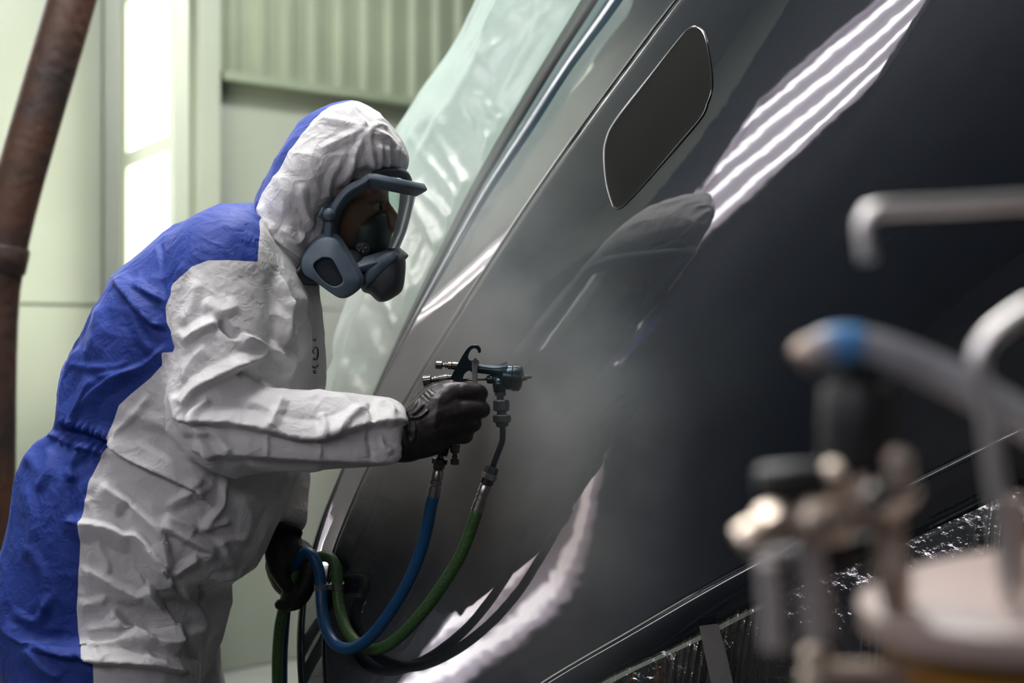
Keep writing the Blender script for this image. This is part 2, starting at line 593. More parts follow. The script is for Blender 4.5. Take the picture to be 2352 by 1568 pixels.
def quad_slab(name, a, b, c, d, material, kind=True, parent=None):
    o = link(name, mesh_of(name, [a, b, c, d], [(0, 1, 2, 3)]), material, parent, False)
    if kind and parent is None: tag(o, kind='structure')
    return o


def wall_slab(name, h0, h1, L0, L1, z0, z1, material, parent=None):
    """box spanned in room axes"""
    c = (wallpt(h0, L0, z0) + wallpt(h1, L1, z1)) / 2
    return box(name, c, abs(h1 - h0), abs(L1 - L0), z1 - z0, material, parent, ax=[TT, NH, ZZ])


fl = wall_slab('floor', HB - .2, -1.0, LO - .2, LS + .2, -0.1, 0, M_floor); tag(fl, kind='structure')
fl2 = wall_slab('floor', -1.0, HF + .2, LO - .2, LS + .2, -0.1, 0, M_floor_dark); tag(fl2, kind='structure')  # unseen near half coloured dark so the panel's right side reflects no pale floor
ce = wall_slab('ceiling', HB - .2, HF + .2, LO - .2, LS + .2, CEIL, CEIL + .1, M_ceil); tag(ce, kind='structure')
wb = wall_slab('wall_back', HB - .15, HB - .02, LO, LS + .1, 0, CEIL, M_wall); tag(wb, kind='structure')
ws = wall_slab('wall_left', HB, -2.5, LS, LS + .12, 0, CEIL, M_wall); tag(ws, kind='structure')
ws2 = wall_slab('wall_left', -2.5, HF, LS, LS + .12, 0, CEIL, M_wall_dark); tag(ws2, kind='structure')  # rest of the wall darkened in colour for the panel's reflections
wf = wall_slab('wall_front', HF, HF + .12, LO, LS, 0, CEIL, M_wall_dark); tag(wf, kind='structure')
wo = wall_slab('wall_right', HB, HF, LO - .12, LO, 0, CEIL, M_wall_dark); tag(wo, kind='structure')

# back wall panels (flat booth panels with recessed joints) below, corrugated sheet above
BW0 = np.array([-1.076, 5.05]); BWD = -NH[:2]          # run of the back wall, to the right


def bw_run(px):
    """distance along the back wall where pixel column px meets it"""
    k = (px - 1176) / F
    # (BW0x + m*dx) = k*(BW0y + m*dy)
    return (k * BW0[1] - BW0[0]) / (BWD[0] - k * BWD[1])


def bw_pt(m, z, out=0.0):
    q = BW0 + BWD * m + TT[:2] * out
    return np.array([q[0], q[1], z])


Z_CORR = CZ + 604 * 5.05 / F
edges = [bw_run(x) for x in (-900, -330, 232, 482)] + [bw_run(482) + 1.05, bw_run(482) + 2.1, bw_run(482) + 3.2]
zb = [0.0, 1.30, Z_CORR]
for i in range(len(edges) - 1):
    tops = zb if edges[i] >= bw_run(480) - .01 else [0.0, 1.30, 2.55, CEIL]
    for j in range(len(tops) - 1):
        m0, m1 = edges[i] + .004, edges[i + 1] - .004
        z0, z1 = tops[j] + .004, tops[j + 1] - .004
        c = bw_pt((m0 + m1) / 2, (z0 + z1) / 2, 0.0)
        o = box('wall_panel', c, m1 - m0, .03, z1 - z0, M_wall, wb, ax=[-NH, TT, ZZ], bev=.003)
# corrugated sheet
m = edges[3] - .01; prof = []
pitch = .118
while m < edges[-1]:
    prof += [(m, 0.0), (m + pitch * .45, 0.0), (m + pitch * .6, .02), (m + pitch * .85, .02)]
    m += pitch
V = []; Fc = []
for a, d in prof:
    V += [bw_pt(a, Z_CORR, d + .02), bw_pt(a, CEIL, d + .02)]
for i in range(len(prof) - 1):
    Fc.append((2 * i, 2 * i + 2, 2 * i + 3, 2 * i + 1))
link('corrugated_sheet', mesh_of('corrugated_sheet', V, Fc), M_corr, wb, False)
box('ledge_trim', bw_pt((edges[3] + edges[-1]) / 2, Z_CORR, .05), edges[-1] - edges[3], .1, .03, M_corr, wb, ax=[-NH, TT, ZZ])
box('corner_post', bw_pt(edges[3] - .06, CEIL / 2, .06), .09, .09, CEIL, M_wall, wb, ax=[-NH, TT, ZZ], bev=.006)

# glazed booth door standing open, two milky daylit panes
dd = np.array([.5, -.866, 0]); dn = np.array([-.866, -.5, 0])
d0 = np.array([-1.262, 4.66, 0.0])
door = tag(empty('door_1', d0), kind='structure')
def door_pt(u, z, out=0): return d0 + dd * u + dn * out + ZZ * z
ax_d = [dd, dn, ZZ]
DW = .60
z_cross = 1.765
for (u, w) in ((.035, .07), (DW - .03, .06)):
    box('door_stile', door_pt(u, 1.35), w, .045, 2.66, M_frame, door, ax=ax_d, bev=.004)
for (z, h) in ((.07, .1), (.92, .12), (z_cross, .052), (2.44, .34)):
    box('door_rail', door_pt(DW / 2, z), DW - .12, .045, h, M_frame, door, ax=ax_d, bev=.004)
box('door_panel', door_pt(DW / 2, .49), DW - .12, .03, .76, M_wall, door, ax=ax_d)
box('pane', door_pt(DW / 2, (z_cross + .026 + 2.28) / 2), DW - .12, .016, 2.28 - z_cross - .026, M_pane, door, ax=ax_d)
box('pane', door_pt(DW / 2, (z_cross - .026 + .98) / 2), DW - .12, .016, z_cross - .026 - .98, M_pane, door, ax=ax_d)

# rusty steel pipe leaning at the left, standing on the floor
pp = [P(255, -330, 3.35), P(165, 0, 3.3), P(92, 250, 3.27), P(38, 440, 3.25), P(3, 590, 3.24), P(-14, 720, 3.24), P(-20, 1000, 3.24), P(-22, 1500, 3.24)]
pp.append(np.array([pp[-1][0], 3.24, 0.012]))
pp = np.array(pp)
pipe = empty('steel_pipe', (pp[-1][0], pp[-1][1], 0))
tag(pipe, 'rusty dark brown steel pipe leaning behind the painter', 'pipe')
path = crom(pp, 90)
V, Fc = tube_vf(path, .054, 20)
link('pipe_run', mesh_of('pipe_run', V, Fc), M_rust, pipe)
lathe('foot_plate', pp[-1] * [1, 1, 0], pp[-1] * [1, 1, 0] + [0, 0, .012], [(0, .10), (1, .10)], M_rust, pipe)
kk = P(2, 592, 3.24)
lathe('pipe_collar', kk + np.array([.006, 0, .03]), kk - np.array([.006, 0, .03]), [(0, .057), (.1, .0605), (.9, .0605), (1, .057)], M_rust, pipe)


# ------------------------------------------------------------------ lamps
def tube_lamp(name, c, along, up, out, length, tubemat, label, group, spacing=.135):
    c = np.array(c, float)
    t = tag(empty(name, c), label, 'lamp', group)
    ax = [along, out, up]
    V, Fc = join_vf([box_vf(c - out * .055, length, .03, spacing * 4.2, ax),
                     box_vf(c - out * .02 + up * spacing * 2.1, length, .1, .012, ax),
                     box_vf(c - out * .02 - up * spacing * 2.1, length, .1, .012, ax),
                     box_vf(c - out * .02 + along * length / 2, .012, .1, spacing * 4.2, ax),
                     box_vf(c - out * .02 - along * length / 2, .012, .1, spacing * 4.2, ax)])
    link('lamp_housing', mesh_of('lamp_housing', V, Fc), M_house, t, False)
    for k in (-1.5, -.5, .5, 1.5):
        q = c + up * k * spacing
        V, Fc = tube_vf([q - along * (length / 2 - .02), q + along * (length / 2 - .02)], .020, 14)
        link('lamp_tube', mesh_of('lamp_tube', V, Fc), tubemat, t)
    return t


LAMP_Z = 2.23
wl = ['farthest of the three wall tube lamps, nearest the pale back wall',
      'middle one of the three four tube lamps on the side wall',
      'wall tube lamp nearest the camera end of the side wall row']
for i, (hc, ln, zc) in enumerate(((-1.5, 1.0, LAMP_Z), (.25, 1.26, LAMP_Z - .08), (1.55, 1.26, LAMP_Z - .08))):
    tube_lamp('wall_lamp', wallpt(hc, LS - .09, zc), TT, ZZ, NH * -1, ln, M_tube, wl[i], 'tube lamps along the side wall')
cl = [('tube lamp hung above the spray gun and the painter\'s arm', (-.45, 1.7)), ('added tube lamp backlighting the masking film over the vehicle roof', (-.05, 3.75)),  # roof lamp is added only to backlight the masking film
      ('tube lamp hung above the painter\'s bent back', (-1.25, 2.3))]
for lb, (x, y) in cl:
    tube_lamp('ceiling_lamp', (x, y, 3.45), -NH, TT, np.array([0, 0, -1.0]), 1.3, M_tube4 if 'roof' in lb else M_tube2, lb, 'tube lamps under the ceiling')
tube_lamp('added_back_wall_lamp', wallpt(HB + .16, .38, 2.3), ZZ, -NH, TT, 2.4, M_tube3, 'added tube lamp out of view on the back wall, reflected in the vehicle seam and pillar', 'added lamps on the back wall')  # unseen lamp added so the seam edge and pillar strip catch bright reflections

# ------------------------------------------------------------------ the vehicle
veh_root = empty('vehicle', wallpt(-.2, -.4, 0))
tag(veh_root, 'dark navy glossy vehicle body being sprayed beside the painter', 'vehicle')

NS = 150
cE = crom([(1900, -980), (1740, -700), (1560, -400), (1450, -195), (1334, 0), (1202, 218), (1087, 419), (972, 649), (875, 861), (795, 1050), (735, 1195), (698, 1330), (682, 1450), (688, 1600), (715, 1800), (760, 2000)], NS)
cT = crom([(2020, -940), (1850, -670), (1680, -400), (1552, -195), (1431, 0), (1317, 155), (1225, 298), (1121, 453), (1030, 608), (943, 758), (869, 900), (803, 1050), (750, 1190), (715, 1320), (700, 1440), (706, 1600), (733, 1800), (778, 2000)], NS)
cS = crom([(2330, -980), (2100, -680), (1880, -400), (1715, -190), (1560, 0), (1460, 132), (1374, 247), (1288, 367), (1202, 494), (1121, 620), (1052, 729), (972, 855), (905, 970), (850, 1070), (797, 1190), (762, 1290), (747, 1420), (752, 1600), (780, 1800), (824, 2000)], NS)
cB = crom([(3300, 560), (2800, 780), (2352, 980), (2262, 1022), (1950, 1176), (1650, 1330), (1440, 1450), (1240, 1568), (1060, 1700), (960, 1800), (880, 1910), (840, 2010)], NS)
cF = crom([(3300, 690), (2800, 925), (2340, 1130), (2000, 1285), (1740, 1392), (1560, 1482), (1380, 1568), (1200, 1680), (1040, 1800), (930, 1910), (860, 2020)], NS)


def strip(cA, cB_, nv, dfun, name, material, parent, smooth=True):
    v = np.linspace(0, 1, nv)
    px = (cA[:, None, :] * (1 - v)[None, :, None] + cB_[:, None, :] * v[None, :, None]).reshape(-1, 2)
    d = np.array([dfun(x) for x in v]); d = np.tile(d, len(cA))
    V = veh(px, d)
    n = nv; Fc = [(i * n + j, i * n + j + 1, (i + 1) * n + j + 1, (i + 1) * n + j) for i in range(len(cA) - 1) for j in range(n - 1)]
    return link(name, mesh_of(name, V, Fc), material, parent, smooth), V.reshape(len(cA), nv, 3)


def graded(nv, e=.012, k=6):
    a = np.linspace(0, e, k); b = np.linspace(e, 1 - e * .5, nv - 2 * k); c = np.linspace(1 - e * .5, 1, k)
    return np.r_[a, b[1:-1], c]


def strip_g(cA, cB_, vs, ds, name, material, parent):
    vs = np.array(vs); px = (cA[:, None, :] * (1 - vs)[None, :, None] + cB_[:, None, :] * vs[None, :, None]).reshape(-1, 2)
    ds = np.array(ds); V = veh(px, np.tile(ds, len(cA)) if ds.ndim == 1 else ds.ravel()); n = len(vs)
    Fc = [(i * n + j, i * n + j + 1, (i + 1) * n + j + 1, (i + 1) * n + j) for i in range(len(cA) - 1) for j in range(n - 1)]
    return link(name, mesh_of(name, V, Fc), material, parent), V.reshape(len(cA), n, 3)


# main side panel: edges roll inwards a few millimetres at both seams
vs = graded(116, .010, 16); ds = np.zeros(len(vs))
for i, v in enumerate(vs):
    if v < .010: ds[i] = -.0011 * (1 - (v - .001) / .009) ** 1.6 if v > .001 else -.0011 - .006 * (1 - v / .001)
    if v > .996: ds[i] = -.004 * ((v - .996) / .004) ** 2
main, Vm = strip_g(cS, cB, vs, ds, 'side_panel', M_paint, veh_root)
# pillar strip between trim and seam: rounded, rolling away to the left
vs = np.linspace(0, 1, 30)
slope = np.interp(cS[:, 1], [430, 680, 1000, 1300], [.045, .028, .031, .038])
ds = np.array([[-.006 * max(0, 1 - v / .06) ** 2 - sl * v for v in vs] for sl in slope])
band, Vb = strip_g(cS - [3, 0], cT, vs, ds, 'pillar_panel', M_paint, veh_root)
d_end = ds[:, -1:]
# glossy trim strip and rubber channel
vs = np.linspace(0, 1, 15); ds = d_end - .006 + .004 * np.sin(np.pi * vs)[None, :]
cM = cT * .42 + cE * .58
tr1, _ = strip_g(cT, cM, vs, ds, 'gloss_trim', M_trimgloss, veh_root)
vs = np.linspace(0, 1, 13); ds = d_end - .008 + .007 * np.sin(np.pi * vs)[None, :]
tr2, Vt = strip_g(cM, cE, vs, ds, 'rubber_channel', M_rubber, veh_root)
# the shell turns back behind the rubber channel
Ve = Vt[:, -1, :]
rows = [Ve + (-NH * a + TT * b) for a, b in ((0, 0), (.02, -.004), (.05, .0), (.08, .003), (.12, .006))]
V = np.stack(rows, 1).reshape(-1, 3); n = 5
Fc = [(i * n + j, i * n + j + 1, (i + 1) * n + j + 1, (i + 1) * n + j) for i in range(NS - 1) for j in range(n - 1)]
link('window_return', mesh_of('window_return', V, Fc), M_paint, veh_root)
# sill under the lower seam
vs = np.linspace(0, 1, 16); ds = [-.004 * max(0, 1 - v / .05) ** 2 - .012 * v ** 2 for v in vs]
sill, Vs = strip_g(cB + [2, 3], cF, vs, ds, 'sill_panel', M_paint, veh_root)
# dark underbody dropping from the sill to the floor
Vl = Vs[:, -1, :]
rows = []
for f in np.linspace(0, 1, 12):
    q = Vl.copy(); q[:, 2] = Vl[:, 2] * (1 - f) + .03 * f
    q += -NH * (.04 + .10 * f)
    rows.append(q)
V = np.stack(rows, 1).reshape(-1, 3); n = 12
V[:, 2] = np.maximum(V[:, 2], .03)
Fc = [(i * n + j, i * n + j + 1, (i + 1) * n + j + 1, (i + 1) * n + j) for i in range(NS - 1) for j in range(n - 1)]
link('underbody', mesh_of('underbody', V, Fc), M_under, veh_root)

# service flap: a proud cover with a rounded edge
hp = [(1415, 478), (1407, 468), (1393, 418), (1388, 357), (1393, 319), (1412, 279), (1477, 195), (1556, 93), (1582, 66), (1603, 64), (1618, 84), (1629, 137), (1634, 187), (1631, 216), (1623, 239), (1610, 269), (1556, 333), (1483, 418), (1433, 471)]
hp = crom(hp + hp[:1], 121)[:-1]
hc = hp.mean(0)
def ring(scale_px, d):
    v = hp - hc; l = np.linalg.norm(v, axis=1)[:, None]
    return veh(hc + v * (1 - scale_px / l), d)
Rg = [ring(-3.6, -.004), ring(-3.4, .0004), ring(-3.0, .0012), ring(1.0, .00165), ring(1.6, .00165), ring(4, .0015)]
v = hp - hc
v4 = v * (1 - 4 / np.linalg.norm(v, axis=1)[:, None])
Rg += [veh(hc + v4 * f, .0013) for f in (.97, .8, .6, .4, .2, .05)]
V, Fc = loft_vf([list(r) for r in Rg], False, True)
fl_ = link('service_flap', mesh_of('service_flap', V, Fc), [M_paint, M_hatch], veh_root)
nr = len(hp)
for i, p in enumerate(fl_.data.polygons):
    p.material_index = 0 if i < nr * 4 else 1

# masking film over the roof and windows
NR, NC = 220, 60
iE = np.linspace(0, 1, NS)
jE = np.argmin(np.abs(cE[:, 1] + 420)); kE = np.argmin(np.abs(cE[:, 1] - 985))
sE = np.linspace(jE, kE, NR)
e_px = np.stack([np.interp(sE, np.arange(NS), cE[:, k]) for k in (0, 1)], 1)
o_px = crom([(1330, -420), (1215, -200), (1112, 0), (1062, 105), (985, 225), (928, 312), (880, 420), (850, 520), (836, 600), (836, 690), (802, 785), (810, 835), (792, 900), (772, 985)], NR)
A = veh(e_px, np.interp(sE, np.arange(NS), d_end[:, 0]) - .010)
yo = A[:, 1] + .30
B = np.stack([P(o_px[i, 0], o_px[i, 1], yo[i]) for i in range(NR)])
c = np.linspace(0, 1, NC)
cc = c ** 1.3
G = A[:, None, :] * (1 - cc)[None, :, None] + B[:, None, :] * cc[None, :, None]
sgrid = np.linspace(0, 1, NR)[:, None] * np.ones(NC)[None]; cgrid = np.ones(NR)[:, None] * c[None]
X3 = np.stack([sgrid.ravel() * 30 + cgrid.ravel() * 4, cgrid.ravel() * 1.6, 0 * sgrid.ravel()], 1)
w1 = (ridged(X3, 3)).reshape(NR, NC) * np.exp(-cgrid / .32) * sstep(0, .05, cgrid) * .016
X4 = np.stack([sgrid.ravel() * 4 + 2 * cgrid.ravel(), cgrid.ravel() * 5 + sgrid.ravel() * 2, 0 * sgrid.ravel() + .5], 1)
w2 = (ridged(X4, 9)).reshape(NR, NC) * .030 * sstep(.05, .5, cgrid)
X5 = np.stack([sgrid.ravel() * 14 - 6 * cgrid.ravel(), cgrid.ravel() * 12 + sgrid.ravel() * 5, 0 * sgrid.ravel() + 1.5], 1)
w3 = vnoise(X5, 5).reshape(NR, NC) * .006 * sstep(0, .15, cgrid)
bul = np.sin(np.pi * np.minimum(cgrid * 1.05, 1)) * .05
nrm = np.cross(np.gradient(G, axis=0).reshape(-1, 3), np.gradient(G, axis=1).reshape(-1, 3)); nrm /= np.linalg.norm(nrm, axis=1)[:, None]
if (nrm[:, 1].mean() > 0): nrm = -nrm
G = G.reshape(-1, 3) + nrm * (w1 + w2 + w3 + bul).reshape(-1, 1)
Fc = [(i * NC + j, i * NC + j + 1, (i + 1) * NC + j + 1, (i + 1) * NC + j) for i in range(NR - 1) for j in range(NC - 1)]
film = link('masking_film', mesh_of('masking_film', G, Fc), M_film, None, True, base=(float(G[:, 0].mean()), float(G[:, 1].mean()), float(G[:, 2].min())))
tag(film, 'pale green masking film taped over the vehicle roof and windows', 'plastic film')
for k, (tx, ty, a, l, w) in enumerate([(1098, 70, 75, 62, 20), (1084, 106, 82, 26, 12), (926, 318, 110, 22, 9)]):
    i = np.argmin(np.abs(o_px[:, 1] - ty))
    yy = yo[i] - .075
    q = [(-l / 2, -w / 2), (-l * .2, -w * .55), (l * .2, -w * .4), (l / 2, -w * .3), (l / 2, w * .3), (l * .1, w * .5), (-l / 2, w / 2)]
    ca, sa = math.cos(math.radians(-a)), math.sin(math.radians(-a))
    poly = [(tx + x * ca - y * sa, ty + x * sa + y * ca) for x, y in q]
    V, Fc = plate_vf(poly, yy, yy + .002)
    link('tape_piece', mesh_of('tape_piece', V, Fc), M_tape, film, False)

# clear film hanging below the sill, gathered in pleats
jF = np.argmin(np.abs(cF[:, 0] - 2480)); kF = np.argmin(np.abs(cF[:, 0] - 1180))
NR2, NC2 = 420, 34
sF = np.linspace(jF, kF, NR2)
f_px = np.stack([np.interp(sF, np.arange(NS), cF[:, k]) for k in (0, 1)], 1)
A = veh(f_px + [0, -5], .004)
L = np.r_[0, np.cumsum(np.linalg.norm(np.diff(A, axis=0), axis=1))]
z_end = .10
G = np.zeros((NR2, NC2, 3))
for j, f in enumerate(np.linspace(0, 1, NC2)):
    g = f ** 1.15
    q = A.copy(); q[:, 2] = A[:, 2] * (1 - g) + z_end * g
    q += NH * .02 * math.sin(min(1, g * 4) * math.pi / 2)
    ph = L * 200 + 4.0 * vnoise(np.stack([L * 11, 0 * L, 0 * L], 1), 4) + 1.0 * vnoise(np.stack([L * 40, 0 * L + g * 1.5, 0 * L], 1), 8)
    gat = np.zeros(len(L))
    for cx, wd in ((1600, 60), (1715, 60), (1420, 30), (2050, 40), (2300, 50)):
        gat += np.exp(-((f_px[:, 0] - cx) / wd) ** 2)
    amp = .013 * np.clip(gat, .04, 1) * min(1, .2 + g * 6)
    q += NH * (amp * (1 - np.abs(np.sin(ph))) ** 1.5)[:, None]
    for cx, wd, k_ in ((1600, 70, -.06), (1715, 80, .05)):
        q += -TT * (k_ * g * np.exp(-((f_px[:, 0] - cx) / wd) ** 2) * (1 + 1.5 * vnoise(np.stack([L * 25, 0 * L, 0 * L], 1), 33)))[:, None]
    G[:, j] = q
Fc = [(i * NC2 + j, i * NC2 + j + 1, (i + 1) * NC2 + j + 1, (i + 1) * NC2 + j) for i in range(NR2 - 1) for j in range(NC2 - 1)]
G = G.reshape(-1, 3)
sk = link('masking_skirt', mesh_of('masking_skirt', G, Fc), M_clear, None, True, base=(float(G[:, 0].mean()), float(G[:, 1].mean()), z_end))
tag(sk, 'clear pleated masking film hanging under the vehicle sill', 'plastic film')
# tape strips on the skirt
V = []
top = [(1606, 1437), (1648, 1432), (1668, 1500), (1690, 1600), (1640, 1600), (1618, 1500)]
Vt_ = veh(top, .035)
V2 = Vt_ - NH * .001
Vq, Fq = loft_vf([list(Vt_), list(V2)])
link('tape_strip', mesh_of('tape_strip', Vq, Fq), M_greytape, sk, False)
for (x0, y0, x1, y1, wd) in ((2150, 1246, 2300, 1176, 20), (2300, 1150, 2400, 1105, 14), (2135, 1210, 2270, 1142, 5)):
    nn = 26; tt = np.linspace(0, 1, nn)
    up = np.stack([x0 + (x1 - x0) * tt, y0 + (y1 - y0) * tt - wd / 2], 1); dn_ = up + [0, wd]
    jit = np.random.RandomState(int(x0)).rand(nn) * .004
    a_ = veh(up, .004 + jit); b_ = veh(dn_, .003 + jit[::-1])
    V = np.vstack([a_, b_]); Fc = [(i, i + 1, nn + i + 1, nn + i) for i in range(nn - 1)]
    link('clear_tape', mesh_of('clear_tape', V, Fc), M_clear, sk, True)
# ------------------------------------------------------------------ the painter
YM = 2.20                       # body mid plane depth
base_p = P(300, 784, YM); base_p[2] = 0.0
person = empty('person', base_p)
tag(person, 'person in white and blue hooded coverall and full face respirator, stooping with a spray gun', 'person')


def sect(B, Fp, hd, y=YM, n=40, sq=2.4):
    """superellipse ring between a back and a front pixel point, half depth hd"""
    b = P(B[0], B[1], y); f = P(Fp[0], Fp[1], y)
    c = (b + f) / 2; u = (f - b) / 2
    a = np.linspace(0, 2 * np.pi, n, endpoint=False)
    cs = np.sign(np.cos(a)) * np.abs(np.cos(a)) ** (2 / sq); sn = np.sign(np.sin(a)) * np.abs(np.sin(a)) ** (2 / sq)
    return [c + u * cs[i] + np.array([0, 1, 0]) * hd * sn[i] for i in range(n)]


torso_s = [((615, 470), (700, 560), .060), ((575, 470), (724, 640), .105), ((490, 492), (726, 712), .170), ((385, 552), (730, 795), .200),
           ((290, 622), (736, 868), .212), ((226, 730), (724, 945), .216), ((180, 835), (704, 1012), .206), ((152, 925), (682, 1068), .196),
           ((146, 985), (656, 1128), .190), ((118, 1000), (646, 1155), .192), ((82, 1035), (632, 1190), .198), ((54, 1130), (606, 1258), .204), ((26, 1250), (574, 1312), .205),
           ((6, 1340), (512, 1345), .203), ((-10, 1430), (505, 1425), .200), ((2, 1490), (488, 1490), .196), ((45, 1550), (456, 1555), .19), ((90, 1620), (425, 1640), .18), ((150, 1680), (380, 1690), .12)]
rings = []
bs = np.array([s[0] for s in torso_s], float); fs = np.array([s[1] for s in torso_s], float); hs = np.array([[s[2]] for s in torso_s])
allp = np.hstack([bs, fs, hs * 1000]); key = np.arange(len(allp))
tt = np.linspace(0, len(allp) - 1, 70)
dense = np.stack([np.interp(tt, key, allp[:, k]) for k in range(5)], 1)
for r in dense: rings.append(sect(r[:2], r[2:4], r[4] / 1000))
torso = loft_vf(rings)


def limb(pts, n=50, seg=28):
    """pts: (px, py, depth, radius m)"""
    q = np.array([[*P(a, b, c), r] for a, b, c, r in pts])
    d = crom(q, n)
    return tube_vf(d[:, :3], d[:, 3], seg)


arm_pts = [(560, 560, 2.13, .060), (512, 610, 2.08, .082), (496, 690, 2.05, .080), (500, 770, 2.025, .071), (496, 850, 2.008, .066), (488, 925, 2.0, .065), (502, 975, 2.0, .066),
           (570, 985, 2.005, .066), (650, 985, 2.012, .063), (740, 990, 2.022, .058), (820, 994, 2.032, .051), (880, 998, 2.04, .044), (912, 1001, 2.044, .040)]
arm = limb(arm_pts, 70)
arm2_pts = [(580, 560, 2.28, .06), (560, 640, 2.36, .085), (575, 780, 2.41, .078), (590, 920, 2.42, .072), (618, 1040, 2.40, .065), (640, 1140, 2.37, .052), (650, 1185, 2.35, .041), (652, 1212, 2.34, .034)]
arm2 = limb(arm2_pts, 50)
arm2b = limb([(632, 1150, 2.385, .050), (618, 1215, 2.385, .042), (606, 1262, 2.385, .030)], 20)
leg_r = limb([(240, 1480, 2.12, .150), (250, 1620, 2.10, .135), (275, 1800, 2.08, .105), (300, 1990, 2.06, .085), (275, 2200, 2.08, .078), (240, 2400, 2.10, .075), (235, 2480, 2.10, .078)], 50)
leg_l = limb([(330, 1470, 2.30, .120), (360, 1620, 2.32, .115), (400, 1800, 2.34, .098), (425, 1990, 2.36, .082), (380, 2200, 2.36, .076), (330, 2380, 2.36, .074), (325, 2440, 2.36, .076)], 50)
seat = limb([(170, 1300, 2.20, .13), (170, 1430, 2.20, .16), (230, 1540, 2.2, .15)], 24)
cover = remesh('coverall', [torso, arm, arm2, arm2b, leg_r, leg_l], .0062, 4, .5, 1)
V, N = get_vn(cover)
pix = proj(V)
# which vertices belong to the near sleeve / the far sleeve
def near_limb(V, pts, k=1.25):
    q = np.array([[*P(a, b, c), r] for a, b, c, r in pts]); q = crom(q, 60)
    best = np.full(len(V), 9.0)
    for i in range(len(q)):
        best = np.minimum(best, np.linalg.norm(V - q[i, :3], axis=1) / q[i, 3])
    return best
da = near_limb(V, arm_pts)
cam_dir = -V / np.linalg.norm(V - [0, 0, CZ], axis=1)[:, None]; cam_dir[:, 2] = (CZ - V[:, 2]) / np.linalg.norm(V - [0, 0, CZ], axis=1)
face = sstep(.02, .35, (N * cam_dir).sum(1)) * sstep(2.36, 2.2, V[:, 1])
arm_w = sstep(1.22, 1.06, da)
tor_w = sstep(.98, 1.12, da)
D = np.zeros(len(V))
# pre-noise: broad soft folds and crisp crumples
D += .005 * vnoise(V * 6.5, 1) + .0022 * (ridged(V * [9, 9, 11], 2) - .35) + .0011 * (ridged(V * 24, 3) - .35) + .0004 * vnoise(V * 60, 4)
SK = []
def st(g, pts, h, wl, wr, **k): SK.append((g, pts, h, wl, wr, k))
T, A_ = 'T', 'A'
# back (blue) folds
st(T, [(262, 640), (297, 684), (344, 740), (384, 752)], .012, 34, 9)
st(T, [(305, 652), (345, 676), (378, 690)], .008, 22, 9)
st(T, [(372, 560), (378, 623), (374, 690)], -.010, 14, 12)
st(T, [(396, 560), (386, 610), (380, 650)], .010, 16, 16)
st(T, [(420, 540), (480, 528), (560, 520)], .004, 16, 16)
st(T, [(400, 590), (470, 575), (585, 572)], .005, 14, 14)
st(T, [(470, 500), (520, 508), (575, 500)], .005, 10, 14)
st(T, [(186, 795), (158, 869), (150, 975)], .010, 18, 24)
st(T, [(221, 866), (181, 938), (158, 985)], .009, 12, 26)
st(T, [(316, 840), (230, 889), (192, 938)], .010, 30, 8)
st(T, [(384, 790), (321, 842), (223, 866)], .008, 20, 10)
st(T, [(300, 700), (330, 780), (360, 812)], .007, 16, 22)
st(T, [(230, 700), (225, 770), (200, 830)], .006, 26, 16)
st(T, [(170, 840), (250, 846), (300, 830)], .004, 12, 12)
# waist gather
st(T, [(140, 990), (190, 1002), (252, 1022)], -.016, 16, 18, ends=.08)
for i in range(7):
    x = 152 + i * 15; y = 990 + i * 4.5
    st(T, [(x + 4, y - 34), (x, y), (x - 8, y + 36)], .007 + .003 * (i % 2), 7, 7)
st(T, [(150, 993), (92, 1022), (60, 1075)], .010, 14, 34)
st(T, [(208, 1010), (172, 1064), (160, 1110)], .010, 20, 20)
st(T, [(120, 1030), (105, 1090), (80, 1130)], .006, 16, 16)
st(T, [(172, 1062), (168, 1120), (170, 1190)], -.007, 14, 12)
st(T, [(60, 1110), (75, 1200), (60, 1290)], .006, 18, 22)
st(T, [(150, 1190), (170, 1196), (190, 1180)], .006, 10, 10)
st(T, [(20, 1400), (80, 1425), (120, 1360)], .005, 14, 18)
st(T, [(0, 1440), (60, 1480), (140, 1505), (190, 1514)], .012, 30, 10)
st(T, [(50, 1480), (90, 1530), (140, 1560)], .008, 18, 18)
st(T, [(60, 1250), (100, 1330), (95, 1420)], .005, 18, 18)
# side and belly
st(T, [(247, 1014), (305, 1051), (395, 1096), (446, 1120), (463, 1140)], .020, 46, 7, ends=.1)
st(T, [(300, 1000), (380, 1050), (470, 1110)], .006, 30, 30)
st(T, [(268, 930), (330, 960), (420, 985)], .006, 24, 26)
st(T, [(255, 1000), (300, 960), (345, 905)], .006, 14, 14)
st(T, [(232, 1112), (301, 1159), (363, 1221), (380, 1275), (388, 1316)], .017, 16, 44, ends=.12)
st(T, [(276, 1192), (284, 1172), (302, 1160)], -.014, 14, 22)
st(T, [(182, 1199), (250, 1209), (290, 1227), (310, 1225), (340, 1256), (396, 1342)], .020, 10, 46, ends=.08)
st(T, [(200, 1140), (215, 1180), (230, 1200)], .006, 14, 18)
st(T, [(182, 1308), (210, 1310), (280, 1350), (330, 1370)], .013, 12, 40)
st(T, [(225, 1240), (245, 1290), (250, 1320)], .006, 10, 18)
st(T, [(337, 1342), (374, 1398), (399, 1444), (406, 1476)], .022, 10, 50, ends=.1)
st(T, [(254, 1402), (300, 1450), (363, 1471), (408, 1478)], .018, 14, 36, ends=.1)
st(T, [(180, 1390), (225, 1382), (250, 1372)], .008, 14, 24)
st(T, [(196, 1449), (240, 1440), (280, 1438)], .010, 20, 12)
st(T, [(193, 1514), (214, 1519), (330, 1526), (410, 1541)], .020, 34, 8, ends=.06)
st(T, [(210, 1470), (225, 1500), (240, 1515)], .007, 10, 16)
st(T, [(330, 1500), (350, 1515), (380, 1520)], .007, 12, 12)
